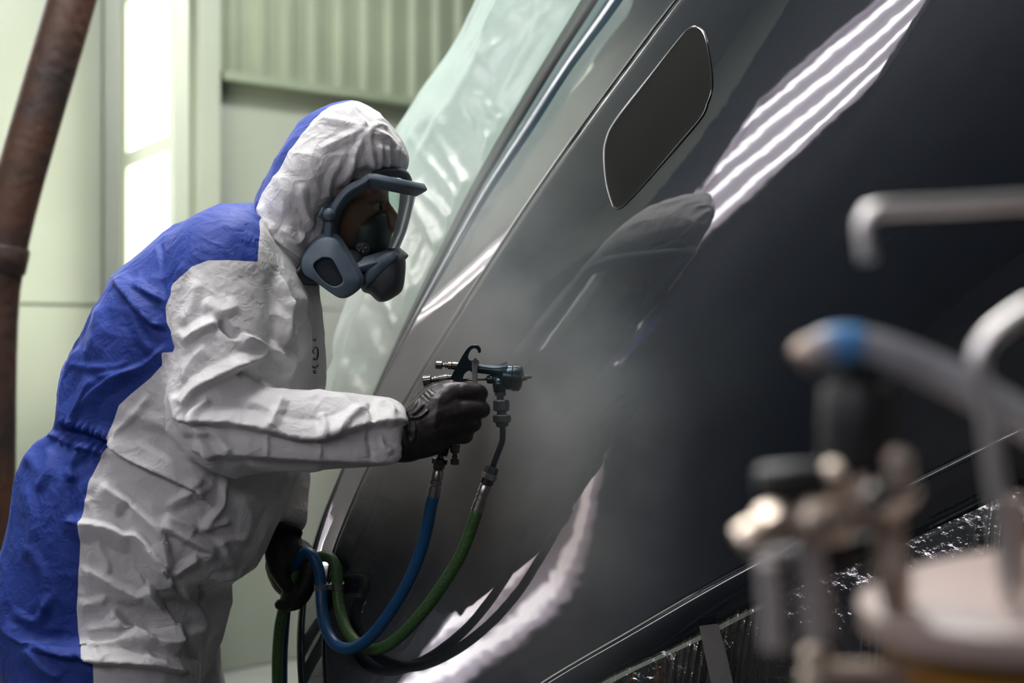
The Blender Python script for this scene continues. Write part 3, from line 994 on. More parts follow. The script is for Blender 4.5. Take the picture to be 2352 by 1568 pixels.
st(T, [(385, 1160), (402, 1148), (440, 1130), (462, 1118)], .010, 10, 24)
st(T, [(377, 1181), (428, 1203), (452, 1222)], .012, 12, 20)
st(T, [(363, 1199), (420, 1232), (470, 1258), (480, 1268), (462, 1277)], .015, 22, 14)
st(T, [(456, 1275), (420, 1300), (392, 1321)], .012, 22, 12)
st(T, [(524, 1070), (515, 1120), (508, 1160), (480, 1195), (458, 1218)], .010, 12, 14)
st(T, [(530, 1196), (495, 1205), (461, 1218)], .008, 10, 14)
st(T, [(560, 1130), (570, 1190), (550, 1250)], .006, 24, 24)
st(T, [(470, 1090), (440, 1110), (420, 1145)], .006, 14, 14)
st(T, [(500, 1240), (520, 1270), (535, 1300)], .007, 14, 14)
st(T, [(490, 1240), (540, 1238), (560, 1230)], .005, 12, 12)
st(T, [(664, 1094), (631, 1163), (582, 1246), (560, 1314), (500, 1332)], .009, 10, 16, ends=.05)
st(T, [(461, 1348), (468, 1370), (468, 1395)], -.012, 8, 8)
st(T, [(414, 1351), (450, 1398), (464, 1435), (450, 1466)], .013, 16, 18)
st(T, [(430, 1440), (445, 1500), (470, 1520)], -.010, 12, 12)
# chest and collar
st(T, [(590, 470), (594, 540), (587, 610), (578, 690), (562, 762)], -.004, 4, 5, ends=.05)
st(T, [(604, 520), (602, 590), (594, 660), (576, 752)], .007, 10, 10, ends=.05, power=.6)
st(T, [(611, 600), (646, 670), (650, 718), (645, 802)], .013, 12, 22)
st(T, [(649, 683), (668, 752), (664, 785)], .010, 12, 18)
st(T, [(598, 673), (635, 735), (644, 793)], .010, 18, 16)
st(T, [(594, 787), (640, 815), (664, 832), (654, 874)], .013, 24, 14)
st(T, [(620, 540), (665, 572), (700, 604)], .010, 20, 9)
st(T, [(680, 660), (700, 740), (706, 840)], .008, 20, 20)
st(T, [(690, 700), (716, 760), (718, 850)], -.005, 10, 10)
# near sleeve
st(A_, [(425, 600), (404, 640), (398, 700), (400, 800)], .008, 22, 8)
st(A_, [(505, 739), (464, 757), (415, 790)], .012, 14, 30)
st(A_, [(500, 738), (530, 768), (556, 772)], -.016, 18, 9)
st(A_, [(462, 690), (505, 715), (552, 700)], .006, 26, 20)
st(A_, [(450, 640), (440, 700), (415, 745)], .006, 22, 22)
st(A_, [(560, 772), (596, 792), (596, 815), (578, 829), (549, 843)], .014, 10, 30, ends=.08)
st(A_, [(553, 838), (496, 868), (451, 896), (426, 933)], .016, 12, 30, ends=.1)
st(A_, [(402, 900), (412, 950), (440, 1004)], .010, 12, 22)
st(A_, [(545, 862), (570, 855), (605, 872)], -.010, 10, 10)
st(A_, [(474, 790), (440, 830), (420, 880)], .006, 26, 20)
st(A_, [(440, 962), (456, 935), (480, 912)], .010, 12, 18)
st(A_, [(440, 954), (470, 1020), (496, 1064)], .012, 18, 12)
st(A_, [(452, 985), (500, 1000), (532, 1036)], .008, 12, 14)
st(A_, [(444, 966), (532, 974), (618, 989), (680, 1003), (732, 1004), (790, 989), (846, 977), (900, 975)], .017, 42, 7, ends=.05)
st(A_, [(470, 1036), (532, 1036), (670, 1046), (808, 1048), (900, 1046)], .012, 34, 16, ends=.05)
st(A_, [(650, 905), (632, 950), (614, 984)], .009, 22, 16)
st(A_, [(700, 890), (780, 915), (830, 960)], .006, 20, 20)
st(A_, [(738, 945), (742, 980), (732, 1003)], .008, 16, 12)
st(A_, [(640, 960), (600, 930), (560, 920)], .005, 18, 18)
st(A_, [(760, 1000), (800, 960), (846, 938)], .009, 18, 14)
st(A_, [(846, 930), (850, 960), (848, 978)], -.010, 8, 8)
st(A_, [(848, 985), (846, 1010), (850, 1045)], -.008, 8, 8)
st(A_, [(860, 930), (888, 940), (900, 965)], .008, 10, 10)
st(A_, [(870, 1000), (880, 1020), (898, 1030)], .007, 8, 8)
st(A_, [(722, 1010), (734, 1025), (732, 1044)], .005, 6, 6)
st(A_, [(612, 995), (614, 1020), (612, 1040)], .004, 7, 7)
st(A_, [(560, 1066), (640, 1080), (760, 1076)], .006, 16, 16)
for g, pts, h, wl, wr, k in SK:
    D += stroke_field(pix, pts, h, wl, wr, **k) * face * (arm_w if g == 'A' else tor_w)
# procedural folds for the sides the strokes do not reach
other = 1 - face
D += other * (.010 * (ridged(np.stack([V[:, 0] * 6 + V[:, 2] * 4, V[:, 1] * 6, V[:, 2] * 9], 1), 11) - .4))
keep = sstep(.0, .1, np.abs(V[:, 2] - .1))
V2 = V + N * D[:, None]
set_v(cover, V2)
blue_poly = [(598, 440), (598, 480), (594, 540), (588, 602), (520, 598), (478, 598), (440, 612), (415, 638), (390, 672), (377, 704), (380, 740), (394, 775), (398, 795), (385, 822), (345, 868),
             (300, 905), (275, 930), (262, 965), (250, 1005), (240, 1040), (216, 1085), (205, 1106), (196, 1150), (186, 1200), (182, 1270), (178, 1330), (174, 1400), (178, 1450), (190, 1517), (212, 1521), (214, 1568), (215, 1700), (215, 2600), (-900, 2600), (-900, 300), (500, 300)]
sd = poly_sd(pix, blue_poly)
# on the near sleeve below the yoke everything stays white
sd = np.where((arm_w > .5) & (pix[:, 1] > 812), -30, sd)
add_attr(cover, 'blue', sd)
co = link('coverall', cover, M_suit, person)
co['label'] = 'white coverall with blue back and shoulder yoke, crumpled fabric'

# printed letters on the chest edge, nearly edge-on
from mathutils.bvhtree import BVHTree
bvh = BVHTree.FromPolygons([tuple(v) for v in V2], [tuple(p.vertices) for p in cover.polygons], epsilon=0.0)


def on_suit(px, py, lift=.0012):
    d = P(px, py, 1.0) - np.array([0, 0, CZ]); d /= np.linalg.norm(d)
    h = bvh.ray_cast(Vector((0, 0, CZ)), Vector([float(x) for x in d]))
    if h[0] is None: return None
    return np.array(h[0]) + np.array(h[1]) * lift * (1 if h[1].y < 0 else -1)


marks = [[(718, 780), (722, 782), (724, 779)],
         [(727, 797), (721, 799), (717, 805), (719, 811)], [(728, 800), (729, 812), (727, 824), (723, 826), (719, 823)],
         [(717, 842), (724, 844), (729, 838)], [(718, 852), (729, 852)], [(719, 856), (729, 856)]]
mv = []
for mk in marks:
    pts = [on_suit(x, y) for x, y in mk]
    pts = [p for p in pts if p is not None]
    if len(pts) >= 2:
        mv.append(tube_vf(crom(pts, 14) if len(pts) > 2 else pts, .0011, 6))
if mv:
    V_, F_ = join_vf(mv)
    link('chest_print', mesh_of('chest_print', V_, F_), M_print, co)

# ---- hood
hood_s = [((604, 560), (690, 690), .075), ((594, 500), (716, 628), .092), ((600, 450), (752, 585), .106), ((628, 392), (768, 520), .113), ((656, 336), (815, 452), .115),
          ((690, 288), (925, 398), .110), ((722, 262), (934, 352), .102), ((760, 243), (915, 312), .082), ((796, 234), (880, 268), .052), ((815, 231), (846, 242), .020)]
allp = np.array([[*a, *b, c * 1000] for a, b, c in hood_s], float)
tt = np.linspace(0, len(allp) - 1, 46)
dense = crom(allp, 46)
hood_v = loft_vf([sect(r[:2], r[2:4], max(.01, r[4] / 1000), sq=2.1) for r in dense])
hm = remesh('hood', [hood_v], .0048, 5, .5, 1)
V, N = get_vn(hm); pix = proj(V)
cam_dir = np.array([0, 0, CZ]) - V; cam_dir /= np.linalg.norm(cam_dir, axis=1)[:, None]
face = sstep(.0, .3, (N * cam_dir).sum(1))
D = .0035 * vnoise(V * 11, 31) + .003 * (ridged(V * 14, 32) - .35) + .0014 * (ridged(V * 32, 33) - .35)
for pts, h, wl, wr in [([(805, 233), (819, 263), (843, 294)], .006, 10, 10), ([(843, 294), (790, 280), (736, 273)], .004, 14, 14), ([(843, 294), (785, 318), (730, 345)], .005, 20, 14),
                       ([(843, 294), (850, 342), (860, 398)], .007, 10, 12), ([(843, 294), (885, 318), (918, 348)], .005, 12, 14), ([(843, 294), (870, 290), (891, 296)], .004, 10, 10),
                       ([(840, 298), (800, 386), (772, 434)], .006, 16, 12), ([(815, 360), (800, 410), (790, 432)], .006, 10, 12), ([(785, 366), (757, 412), (750, 465)], .005, 14, 14),
                       ([(700, 340), (720, 400), (735, 450)], .004, 20, 20), ([(640, 400), (655, 450), (650, 500)], .005, 16, 20), ([(690, 420), (700, 480), (720, 530)], .005, 18, 14),
                       ([(646, 522), (668, 536), (684, 552), (700, 530)], .009, 18, 8), ([(612, 524), (664, 566), (698, 600)], .010, 20, 8), ([(604, 470), (612, 500), (640, 530)], .008, 12, 14),
                       ([(870, 330), (872, 360), (866, 392)], .006, 8, 8), ([(885, 335), (890, 362), (888, 386)], .006, 7, 7), ([(903, 340), (910, 365), (908, 390)], .006, 7, 7),
                       ([(615, 560), (650, 610), (680, 650)], .007, 16, 16), ([(740, 500), (728, 540), (712, 566)], .006, 12, 12)]:
    D += stroke_field(pix, pts, h, wl, wr) * face
set_v(hm, V + N * D[:, None])
hb = [(700, 150), (832, 226), (800, 234), (765, 243), (742, 256), (715, 280), (688, 318), (662, 352), (642, 392), (622, 420), (604, 446), (596, 470), (592, 520), (560, 560), (480, 500)]
add_attr(hm, 'blue', poly_sd(pix, hb))
ho = link('hood', hm, M_suit, person)
ho['label'] = 'white hood with a blue strip down the back'
# hood brim gather / dark skull band under it
capp = crom([(856, 408), (872, 399), (900, 395), (926, 400), (936, 414)], 30)
V_, F_ = tube_vf([P(x, y, 2.2 - .085 * math.sqrt(max(0, 1 - i / 29.0))) for i, (x, y) in enumerate(capp)], .0075, 10)
link('hood_cord', mesh_of('hood_cord', V_, F_), M_maskd, person)

# ---- head with a face, seen dimly through the visor
head_s = [((640, 470), (800, 610), .055), ((650, 430), (850, 585), .066), ((665, 395), (868, 548), .071), ((690, 365), (872, 520), .074), ((710, 340), (880, 492), .075), ((735, 315), (888, 462), .074),
          ((765, 300), (893, 430), .070), ((800, 295), (890, 395), .058), ((830, 300), (870, 360), .035)]
allp = np.array([[*a, *b, c * 1000] for a, b, c in head_s], float)
head_v = loft_vf([sect(r[:2], r[2:4], r[4] / 1000, sq=2.0) for r in crom(allp, 40)])
nose = limb([(884, 470, 2.2, .008), (900, 498, 2.2, .011), (902, 512, 2.2, .0125), (880, 520, 2.2, .012)], 16, 14)
brow = [tube_vf(crom([P(884, 452, 2.2), P(876, 450, 2.165), P(850, 452, 2.140)], 12), .0075, 8), tube_vf(crom([P(884, 452, 2.2), P(876, 450, 2.235), P(850, 452, 2.26)], 12), .0075, 8)]
lips = [limb([(880, 548, 2.175, .006), (890, 546, 2.2, .008), (880, 548, 2.225, .006)], 12, 10)]
hd_me = remesh('head', [head_v, nose] + brow + lips, .004, 6, .5, 0)
hd_o = link('head', hd_me, M_skin, person)
for s in (-1, 1):
    yy = 2.2 + s * .034
    e = P(860, 474, yy)
    V_, F_ = lathe_vf(e - [.011, 0, 0], e + [.011, 0, 0], [(t, max(.0005, .0095 * math.sin(math.pi * t))) for t in np.linspace(0, 1, 11)], 14)
    link('eye', mesh_of('eye', V_, F_), M_eye, hd_o)
    q = e + np.array([.0105, 0, -.001])
    V_, F_ = lathe_vf(q - [.002, 0, 0], q + [.002, 0, 0], [(0, .0055), (.7, .005), (1, .002)], 12)
    link('iris', mesh_of('iris', V_, F_), M_iris, hd_o)
    V_, F_ = tube_vf(crom([P(884, 448, 2.2 + s * .012), P(878, 443, 2.2 + s * .03), P(860, 446, 2.2 + s * .05)], 10), .003, 8)
    link('eyebrow', mesh_of('eyebrow', V_, F_), M_hair, hd_o)

# ---- full face respirator
def visor_pt(v, th):
    """v 0 top .. 1 bottom, th -1 near side .. 0 front .. 1 far side"""
    Ms = crom([(957, 440), (948, 480), (934, 530), (915, 578)], 41); Ss = crom([(852, 418), (797, 452), (768, 505), (768, 560), (800, 612)], 41)
    i = min(40, max(0, v * 40)); a = int(i); b = min(40, a + 1); f = i - a
    Mv = Ms[a] * (1 - f) + Ms[b] * f; Sv = Ss[a] * (1 - f) + Ss[b] * f
    ang = (1 - abs(th)) * math.pi / 2
    sx = math.sin(ang) ** .85; cy = math.cos(ang) ** .85
    q = Sv + (Mv - Sv) * sx
    hw = .088 - .016 * v
    return P(q[0], q[1], 2.2 + math.copysign(hw * cy, th))


resp = None
nv, nt_ = 26, 49
G = [[visor_pt(i / (nv - 1), -1 + 2 * j / (nt_ - 1)) for j in range(nt_)] for i in range(nv)]
rim = [G[0][j] for j in range(nt_)] + [G[i][-1] for i in range(1, nv)] + [G[-1][j] for j in range(nt_ - 2, -1, -1)] + [G[i][0] for i in range(nv - 2, 0, -1)]
rim = np.array(rim)
rimc = rim.mean(0)
rim2 = crom(np.vstack([rim, rim[:1]]), 160)[:-1]
rad = np.full(len(rim2), .0085)
# frame body: thick band along the rim
Tn = np.roll(rim2, -1, 0) - np.roll(rim2, 1, 0); Tn /= np.linalg.norm(Tn, axis=1)[:, None]
outw = rim2 - (rimc + np.array([-.02, 0, 0])); outw -= Tn * (outw * Tn).sum(1)[:, None]; outw /= np.linalg.norm(outw, axis=1)[:, None]
bn = np.cross(Tn, outw)
rings = []
for i in range(len(rim2)):
    a = np.linspace(0, 2 * np.pi, 20, endpoint=False)
    rings.append([rim2[i] + outw[i] * (.005 + .0115 * np.sign(np.cos(x)) * abs(np.cos(x)) ** .35) + bn[i] * (.0065 * np.sign(np.sin(x)) * abs(np.sin(x)) ** .35) for x in a])
V_, F_ = loft_vf(rings + [rings[0]], False, False)
resp = link('respirator', mesh_of('respirator', V_, F_), M_mask, person)
resp['label'] = 'slate blue full face respirator with two filter cartridges'
V_ = [p for r in G for p in r]; F_ = [(i * nt_ + j, i * nt_ + j + 1, (i + 1) * nt_ + j + 1, (i + 1) * nt_ + j) for i in range(nv - 1) for j in range(nt_ - 1)]


def lens_mat():
    m = bpy.data.materials.new('tinted_clear_visor'); m.use_nodes = True
    nt = m.node_tree; nt.nodes.clear()
    out = nt.nodes.new('ShaderNodeOutputMaterial')
    tp = nt.nodes.new('ShaderNodeBsdfTransparent'); tp.inputs['Color'].default_value = (.72, .80, .76, 1)
    gs = nt.nodes.new('ShaderNodeBsdfGlossy'); gs.inputs['Roughness'].default_value = .08
    gs.inputs['Color'].default_value = (.45, .5, .5, 1)
    lw = nt.nodes.new('ShaderNodeFresnel'); lw.inputs['IOR'].default_value = 1.45
    mx = nt.nodes.new('ShaderNodeMixShader')
    nt.links.new(lw.outputs[0], mx.inputs[0]); nt.links.new(tp.outputs[0], mx.inputs[1]); nt.links.new(gs.outputs[0], mx.inputs[2])
    nt.links.new(mx.outputs[0], out.inputs['Surface'])
    return m


link('visor', mesh_of('visor', V_, F_), lens_mat(), resp)
# rear skirt of the facepiece between rim and hood
rings = []
for k in (0, 1, 2):
    rings.append([visor_pt(.12 + .88 * i / 25, -1) + np.array([-.010 * k, -.004 + .008 * k, 0.002 * k]) for i in range(26)])
sk_parts = []
for s in (-1, 1):
    R_ = []
    for k in range(4):
        R_.append([visor_pt(.25 + .75 * i / 25, s) + np.array([-.012 * k, -s * .006 * k, 0]) for i in range(26)])
    sk_parts.append(loft_vf(R_, False, False, False))
for V_, F_ in sk_parts: link('face_seal', mesh_of('face_seal', V_, F_), M_mask, resp)
# inner nose cup
cup = remesh('nose_cup', [loft_vf([sect((800 + 4 * k, 520 - 8 * k + 0), (896 - 2 * k * k, 545 - 14 * k), .050 - .004 * k) for k in range(0, 4)]),
                          loft_vf([sect((815, 620), (880, 612), .035), sect((800, 580), (896, 580), .05), sect((796, 545), (899, 552), .054), sect((796, 528), (897, 520), .054), sect((806, 512), (893, 488), .040)])], .004, 8)
link('nose_cup', cup, M_maskd, resp)
vz = on = P(833, 571, 2.135)
V_, F_ = lathe_vf(vz, vz + np.array([.0, -.006, 0]), [(0, .012), (.6, .012), (1, .009)], 20)
link('inner_valve', mesh_of('inner_valve', V_, F_), M_maskd, resp)
for k in range(5):
    a = k * 2 * math.pi / 5
    c0 = vz + np.array([.006 * math.cos(a), -.007, .006 * math.sin(a)])
    V_, F_ = lathe_vf(c0, c0 + np.array([0, -.0015, 0]), [(0, .0022), (1, .002)], 8)
    link('valve_hole', mesh_of('valve_hole', V_, F_), M_nickel, resp)
# chin unit
chin = [(902, 566), (922, 574), (931, 592), (931, 628), (924, 666), (906, 682), (886, 692), (868, 692), (850, 676), (832, 668), (826, 640), (836, 612), (858, 588), (880, 574)]
cc_ = crom(chin + chin[:1], 60)[:-1]; ctr = cc_.mean(0)
rg = []
for dp, sc in ((2.125, .45), (2.128, .62), (2.138, .80), (2.152, .93), (2.17, .99), (2.2, 1.0), (2.23, .99), (2.25, .93), (2.262, .8), (2.27, .55)):
    rg.append([P(*(ctr + (q - ctr) * sc), dp) for q in cc_])
V_, F_ = loft_vf(rg)
link('chin_unit', mesh_of('chin_unit', V_, F_), M_maskd, resp)
# raised cover over the exhale port
cv = crom([(905, 575), (915, 590), (880, 622), (850, 652), (838, 660), (832, 640), (850, 606), (880, 582)] + [(905, 575)], 50)[:-1]
cv2 = cv.mean(0)
rg = [[P(*(cv2 + (q - cv2) * s), d) for q in cv] for s, d in ((1.0, 2.15), (1.0, 2.132), (.93, 2.124), (.7, 2.121))]
V_, F_ = loft_vf(rg)
link('port_cover', mesh_of('port_cover', V_, F_), M_mask, resp)
# filter cartridges
fo = [(752, 533), (778, 541), (802, 577), (828, 622), (836, 645), (826, 664), (797, 684), (776, 681), (722, 643), (698, 627), (690, 606), (694, 583), (714, 556), (734, 539)]
fo = crom(fo + fo[:1], 70)[:-1]; fc = fo.mean(0)
wo_ = crom([(738, 588), (760, 592), (776, 618), (786, 640), (780, 651), (763, 655), (742, 643), (722, 618), (720, 602), (738, 588)], 70)[:-1]
wc = wo_.mean(0)
def cart(sgn, par):
    def D_(d): return 2.2 + sgn * (2.2 - d)
    def rr(sc, sh, d): return [P(*(fc + (q - fc) * sc + sh), d) if sgn < 0 else P(*(fc + (q - fc) * sc + sh), 2.2 + (2.2 - d)) for q in fo]
    R_ = [rr(.80, [10, -10], 2.150), rr(.96, [4, -4], 2.142), rr(1.0, [2, -2], 2.128), rr(1.0, [1, -1], 2.116), rr(.975, [0, 0], 2.110), rr(.945, [-1, 2], 2.109), rr(.93, [-2, 3], 2.106),
          rr(.93, [-3, 4], 2.098), rr(.91, [-4, 5], 2.091), rr(.87, [-4, 5], 2.0885)]
    # window lip
    def ww(sc, d): return [P(*(wc + (q - wc) * sc + [2, 3]), d if sgn < 0 else 2.2 + (2.2 - d)) for q in wo_]
    R_ += [ww(1.12, 2.0885), ww(1.05, 2.0875), ww(1.0, 2.0885), ww(.97, 2.094)]
    V_, F_ = loft_vf(R_, True, False)
    o = link('filter_cartridge', mesh_of('filter_cartridge', V_, F_), M_mask, par)
    V_, F_ = loft_vf([ww(1.0, 2.0935), ww(.6, 2.092), ww(.2, 2.0915)], False, True)
    link('filter_pad', mesh_of('filter_pad', V_, F_), M_filter, par)
    return o
cart(-1, resp); cart(1, resp)
# arm linking the near cartridge to the facepiece, head straps
for s in (-1, 1):
    y0 = 2.2 + s * .055
    V_, F_ = tube_vf(crom([P(800, 600, y0), P(790, 610, 2.2 + s * .075)], 2) if False else [P(815, 600, y0), P(785, 612, 2.2 + s * .07)], .024, 18)
    link('cartridge_mount', mesh_of('cartridge_mount', V_, F_), M_maskd, resp)
    V_, F_ = tube_vf(crom([P(770, 500, 2.2 + s * .086), P(752, 496, 2.2 + s * .096), P(735, 486, 2.2 + s * .103)], 12), .008, 8, flat=.4)
    link('head_strap', mesh_of('head_strap', V_, F_), M_mask, resp)
    V_, F_ = tube_vf(crom([P(730, 640, 2.2 + s * .075), P(700, 636, 2.2 + s * .086), P(680, 622, 2.2 + s * .095)], 12), .011, 8, flat=.5)
    link('head_strap', mesh_of('head_strap', V_, F_), M_maskd, resp)
V_, F_ = lathe_vf(P(757, 492, 2.102), P(757, 492, 2.094), [(0, .010), (1, .009)], 12)
link('strap_buckle', mesh_of('strap_buckle', V_, F_), M_mask, resp)

# ---- gloves
def chain(pts, seg=14, n=18):
    q = np.array([[*P(a, b, c), r] for a, b, c, r in pts])
    d = crom(q, n); V_, F_ = tube_vf(d[:, :3], d[:, 3], seg)
    parts = [(V_, F_)]
    for k in (0, -1):
        c, r = d[k, :3], d[k, 3]
        T_ = (d[1, :3] - d[0, :3]) if k == 0 else (d[-1, :3] - d[-2, :3])
        T_ = T_ / np.linalg.norm(T_)
        parts.append(lathe_vf(c - T_ * r, c + T_ * r, [(t, max(r * .02, r * math.sin(math.pi * t))) for t in np.linspace(0, 1, 11)], seg))
    return parts


g1 = []
g1 += chain([(900, 1004, 2.045, .037), (935, 1000, 2.05, .0385), (965, 985, 2.055, .036)])           # wrist into palm
g1 += chain([(955, 985, 2.05, .034), (1000, 935, 2.052, .030), (1030, 908, 2.055, .0215)])
g1 += chain([(955, 985, 2.05, .034), (1005, 955, 2.048, .029), (1045, 942, 2.05, .020)])
g1 += chain([(955, 995, 2.05, .034), (1000, 980, 2.048, .028), (1038, 974, 2.052, .0195)])
g1 += chain([(950, 1005, 2.05, .032), (990, 1008, 2.052, .026), (1018, 1004, 2.056, .018)])
g1 += chain([(1028, 904, 2.055, .0175), (1066, 900, 2.058, .0150), (1097, 901, 2.072, .0135), (1100, 904, 2.098, .0122), (1075, 905, 2.122, .0115), (1052, 905, 2.130, .0105)], n=30)
g1 += chain([(1042, 942, 2.05, .0170), (1075, 940, 2.054, .0150), (1103, 939, 2.070, .0135), (1104, 941, 2.096, .0122), (1080, 943, 2.122, .0115), (1050, 944, 2.130, .0105)], n=30)
g1 += chain([(1036, 974, 2.052, .0160), (1062, 972, 2.056, .0140), (1084, 972, 2.070, .0128), (1086, 974, 2.094, .0118), (1064, 976, 2.118, .0110), (1036, 976, 2.126, .010)], n=30)
g1 += chain([(1018, 1003, 2.056, .0145), (1044, 1002, 2.058, .0128), (1066, 1001, 2.070, .0115), (1068, 1002, 2.090, .0108), (1048, 1003, 2.112, .010), (1024, 1003, 2.120, .0092)], n=30)
g1 += chain([(940, 985, 2.06, .030), (968, 938, 2.075, .0215), (994, 905, 2.095, .0175), (1024, 892, 2.120, .0150), (1058, 884, 2.132, .0125)], n=30)   # thumb
g1 += chain([(985, 925, 2.065, .022), (1015, 900, 2.085, .017), (1040, 890, 2.08, .012)])                # web of the thumb
gm = remesh('glove', g1, .0024, 3, .5, 1)
V, N = get_vn(gm); pix = proj(V)
D = .0009 * vnoise(V * 70, 41) + .0012 * (ridged(V * [50, 50, 40], 42) - .4) * sstep(1010, 930, pix[:, 0])
for pts, h, wl, wr in [([(962, 915), (950, 935), (930, 950)], .003, 5, 5), ([(975, 925), (958, 945), (935, 958)], .004, 6, 5), ([(985, 940), (965, 957), (938, 962)], .004, 6, 5),
                       ([(934, 945), (938, 975), (942, 1010)], -.004, 5, 5), ([(945, 950), (952, 985), (950, 1015)], .003, 6, 6), ([(925, 970), (930, 1010), (940, 1045)], .003, 8, 8),
                       ([(985, 893), (995, 900), (1000, 905)], -.0015, 3, 3), ([(978, 898), (988, 907), (994, 912)], -.0015, 3, 3), ([(970, 905), (980, 914), (986, 920)], -.0015, 3, 3),
                       ([(1012, 905), (1000, 960), (1000, 1010)], .002, 18, 18)]:
    D += stroke_field(pix, pts, h, wl, wr)
set_v(gm, V + N * D[:, None])
g_o = link('glove', gm, M_glove, person)
g_o['label'] = 'black nitrile glove gripping the spray gun'
cuff = crom([P(900, 952, 2.035), P(893, 975, 2.012), P(900, 1005, 2.005), P(912, 1040, 2.02), P(922, 1054, 2.04), P(925, 1040, 2.07), P(915, 1000, 2.086), P(905, 965, 2.065), P(900, 952, 2.035)], 60)
V_, F_ = tube_vf(cuff, .0022, 8)
link('cuff_bead', mesh_of('cuff_bead', V_, F_), M_glove, g_o)
# other hand, holding the hoses
g2 = []
g2 += chain([(648, 1215, 2.345, .029), (652, 1245, 2.340, .030), (660, 1275, 2.335, .032)])
g2 += chain([(658, 1265, 2.335, .031), (672, 1300, 2.330, .032), (684, 1322, 2.330, .027)])
g2 += chain([(690, 1262, 2.330, .018), (706, 1282, 2.315, .016), (710, 1312, 2.302, .0145), (700, 1345, 2.300, .013), (680, 1366, 2.302, .012)], n=26)
g2 += chain([(690, 1290, 2.340, .018), (708, 1318, 2.330, .0155), (704, 1350, 2.315, .014), (682, 1374, 2.308, .0125), (664, 1382, 2.306, .0115)], n=26)
g2 += chain([(682, 1310, 2.350, .018), (702, 1340, 2.345, .0155), (694, 1370, 2.330, .0135), (668, 1388, 2.315, .012), (640, 1388, 2.308, .0095)], n=26)
g2 += chain([(672, 1320, 2.360, .016), (688, 1350, 2.358, .014), (680, 1374, 2.348, .0125), (660, 1386, 2.340, .011)], n=26)
g2 += chain([(634, 1252, 2.325, .020), (634, 1290, 2.305, .017), (648, 1325, 2.296, .0145), (660, 1348, 2.294, .012)], n=26)
g2 += chain([(650, 1275, 2.340, .030), (672, 1312, 2.345, .031), (690, 1335, 2.345, .024)])
g2 += chain([(640, 1290, 2.330, .024), (654, 1330, 2.330, .024), (668, 1352, 2.330, .020)])
gm2 = remesh('glove', g2, .0032, 6, .5, 0)
V, N = get_vn(gm2); set_v(gm2, V + N * (.0012 * (ridged(V * 45, 52) - .4))[:, None])
g2_o = link('glove', gm2, M_glove2, person)
g2_o['label'] = 'black coated work glove holding the hoses'
V_, F_ = tube_vf(crom([P(628, 1216, 2.315), P(650, 1206, 2.305), P(680, 1214, 2.320), P(686, 1226, 2.350), P(665, 1218, 2.380), P(635, 1220, 2.360), P(628, 1216, 2.315)], 40), .006, 10)
link('knit_cuff', mesh_of('knit_cuff', V_, F_), M_glove2, g2_o)
# boots
for (px, dep) in ((250, 2.10), (338, 2.36)):
    q = P(px, 784, dep)
    x, y = q[0], q[1]
    b_ = [lathe_vf((x - .01, y, .13), (x - .01, y, .03), [(0, .062), (.5, .060), (1, .058)], 20)]
    rg = []
    for t, w, h in ((-.085, .034, .06), (-.05, .048, .09), (.0, .05, .10), (.06, .05, .085), (.12, .052, .062), (.17, .044, .045), (.19, .02, .03)):
        a = np.linspace(0, 2 * np.pi, 20, endpoint=False)
        rg.append([np.array([x + t, y + w * np.cos(u), max(.0, h / 2 + h / 2 * np.sin(u))]) for u in a])
    b_.append(loft_vf(rg))
    bm = remesh('boot', b_, .006, 4)
    Vb_, _ = get_vn(bm); Vb_[:, 2] = np.maximum(Vb_[:, 2], 0); set_v(bm, Vb_)
    link('boot', bm, M_boot, person)
# ------------------------------------------------------------------ spray gun
YG = 2.098
def G2(X, Y, dy=0.0):
    return P(860 + .2807 * X, 760 + .2807 * Y, YG + dy)
SC = .2807 * YG / F      # metres per crop pixel
gun = empty('spray_gun', G2(560, 1000))
tag(gun, 'dark metal spray gun held in the black nitrile glove', 'spray gun')


def glathe(name, a, b, prof, m, seg=24):
    """profile radii in crop pixels"""
    return lathe(name, G2(*a), G2(*b), [(t, r * SC) for t, r in prof], m, gun, seg)


# frame with the hanging hook
poly = [(600, 430), (640, 345), (690, 252), (742, 165), (775, 128), (810, 113), (842, 115), (866, 134), (873, 166), (862, 180), (848, 176), (843, 156), (824, 143), (800, 148), (780, 172), (768, 206), (772, 230), (790, 240), (800, 250), (800, 318), (765, 328), (735, 355), (716, 415), (716, 470), (600, 470)]
pf = crom([(860 + .2807 * x, 760 + .2807 * y) for x, y in poly + poly[:1]], 150)[:-1]
cpf = pf.mean(0)
def shr(k):
    t = np.roll(pf, -1, 0) - np.roll(pf, 1, 0); t /= np.linalg.norm(t, axis=1)[:, None] + 1e-9
    nrm_ = np.stack([-t[:, 1], t[:, 0]], 1)
    a = .5 * np.sum(pf[:, 0] * np.roll(pf[:, 1], -1) - np.roll(pf[:, 0], -1) * pf[:, 1])
    return pf + nrm_ * k * (1 if a > 0 else -1)
rg = [[P(x, y, YG + d) for x, y in shr(k)] for k, d in ((1.0, -.0075), (.3, -.0068), (0, -.0055), (0, .0055), (.3, .0068), (1.0, .0075))]
V_, F_ = loft_vf(rg)
link('gun_frame', mesh_of('gun_frame', V_, F_), M_gun, gun, autosmooth=40)
# grip inside the fist
link('grip', mesh_of('grip', *tube_vf(crom([G2(680, 440), G2(640, 620), G2(575, 850), G2(535, 1010)], 20), [.0135 - .0001 * i for i in range(20)], 18)), M_gun, gun)
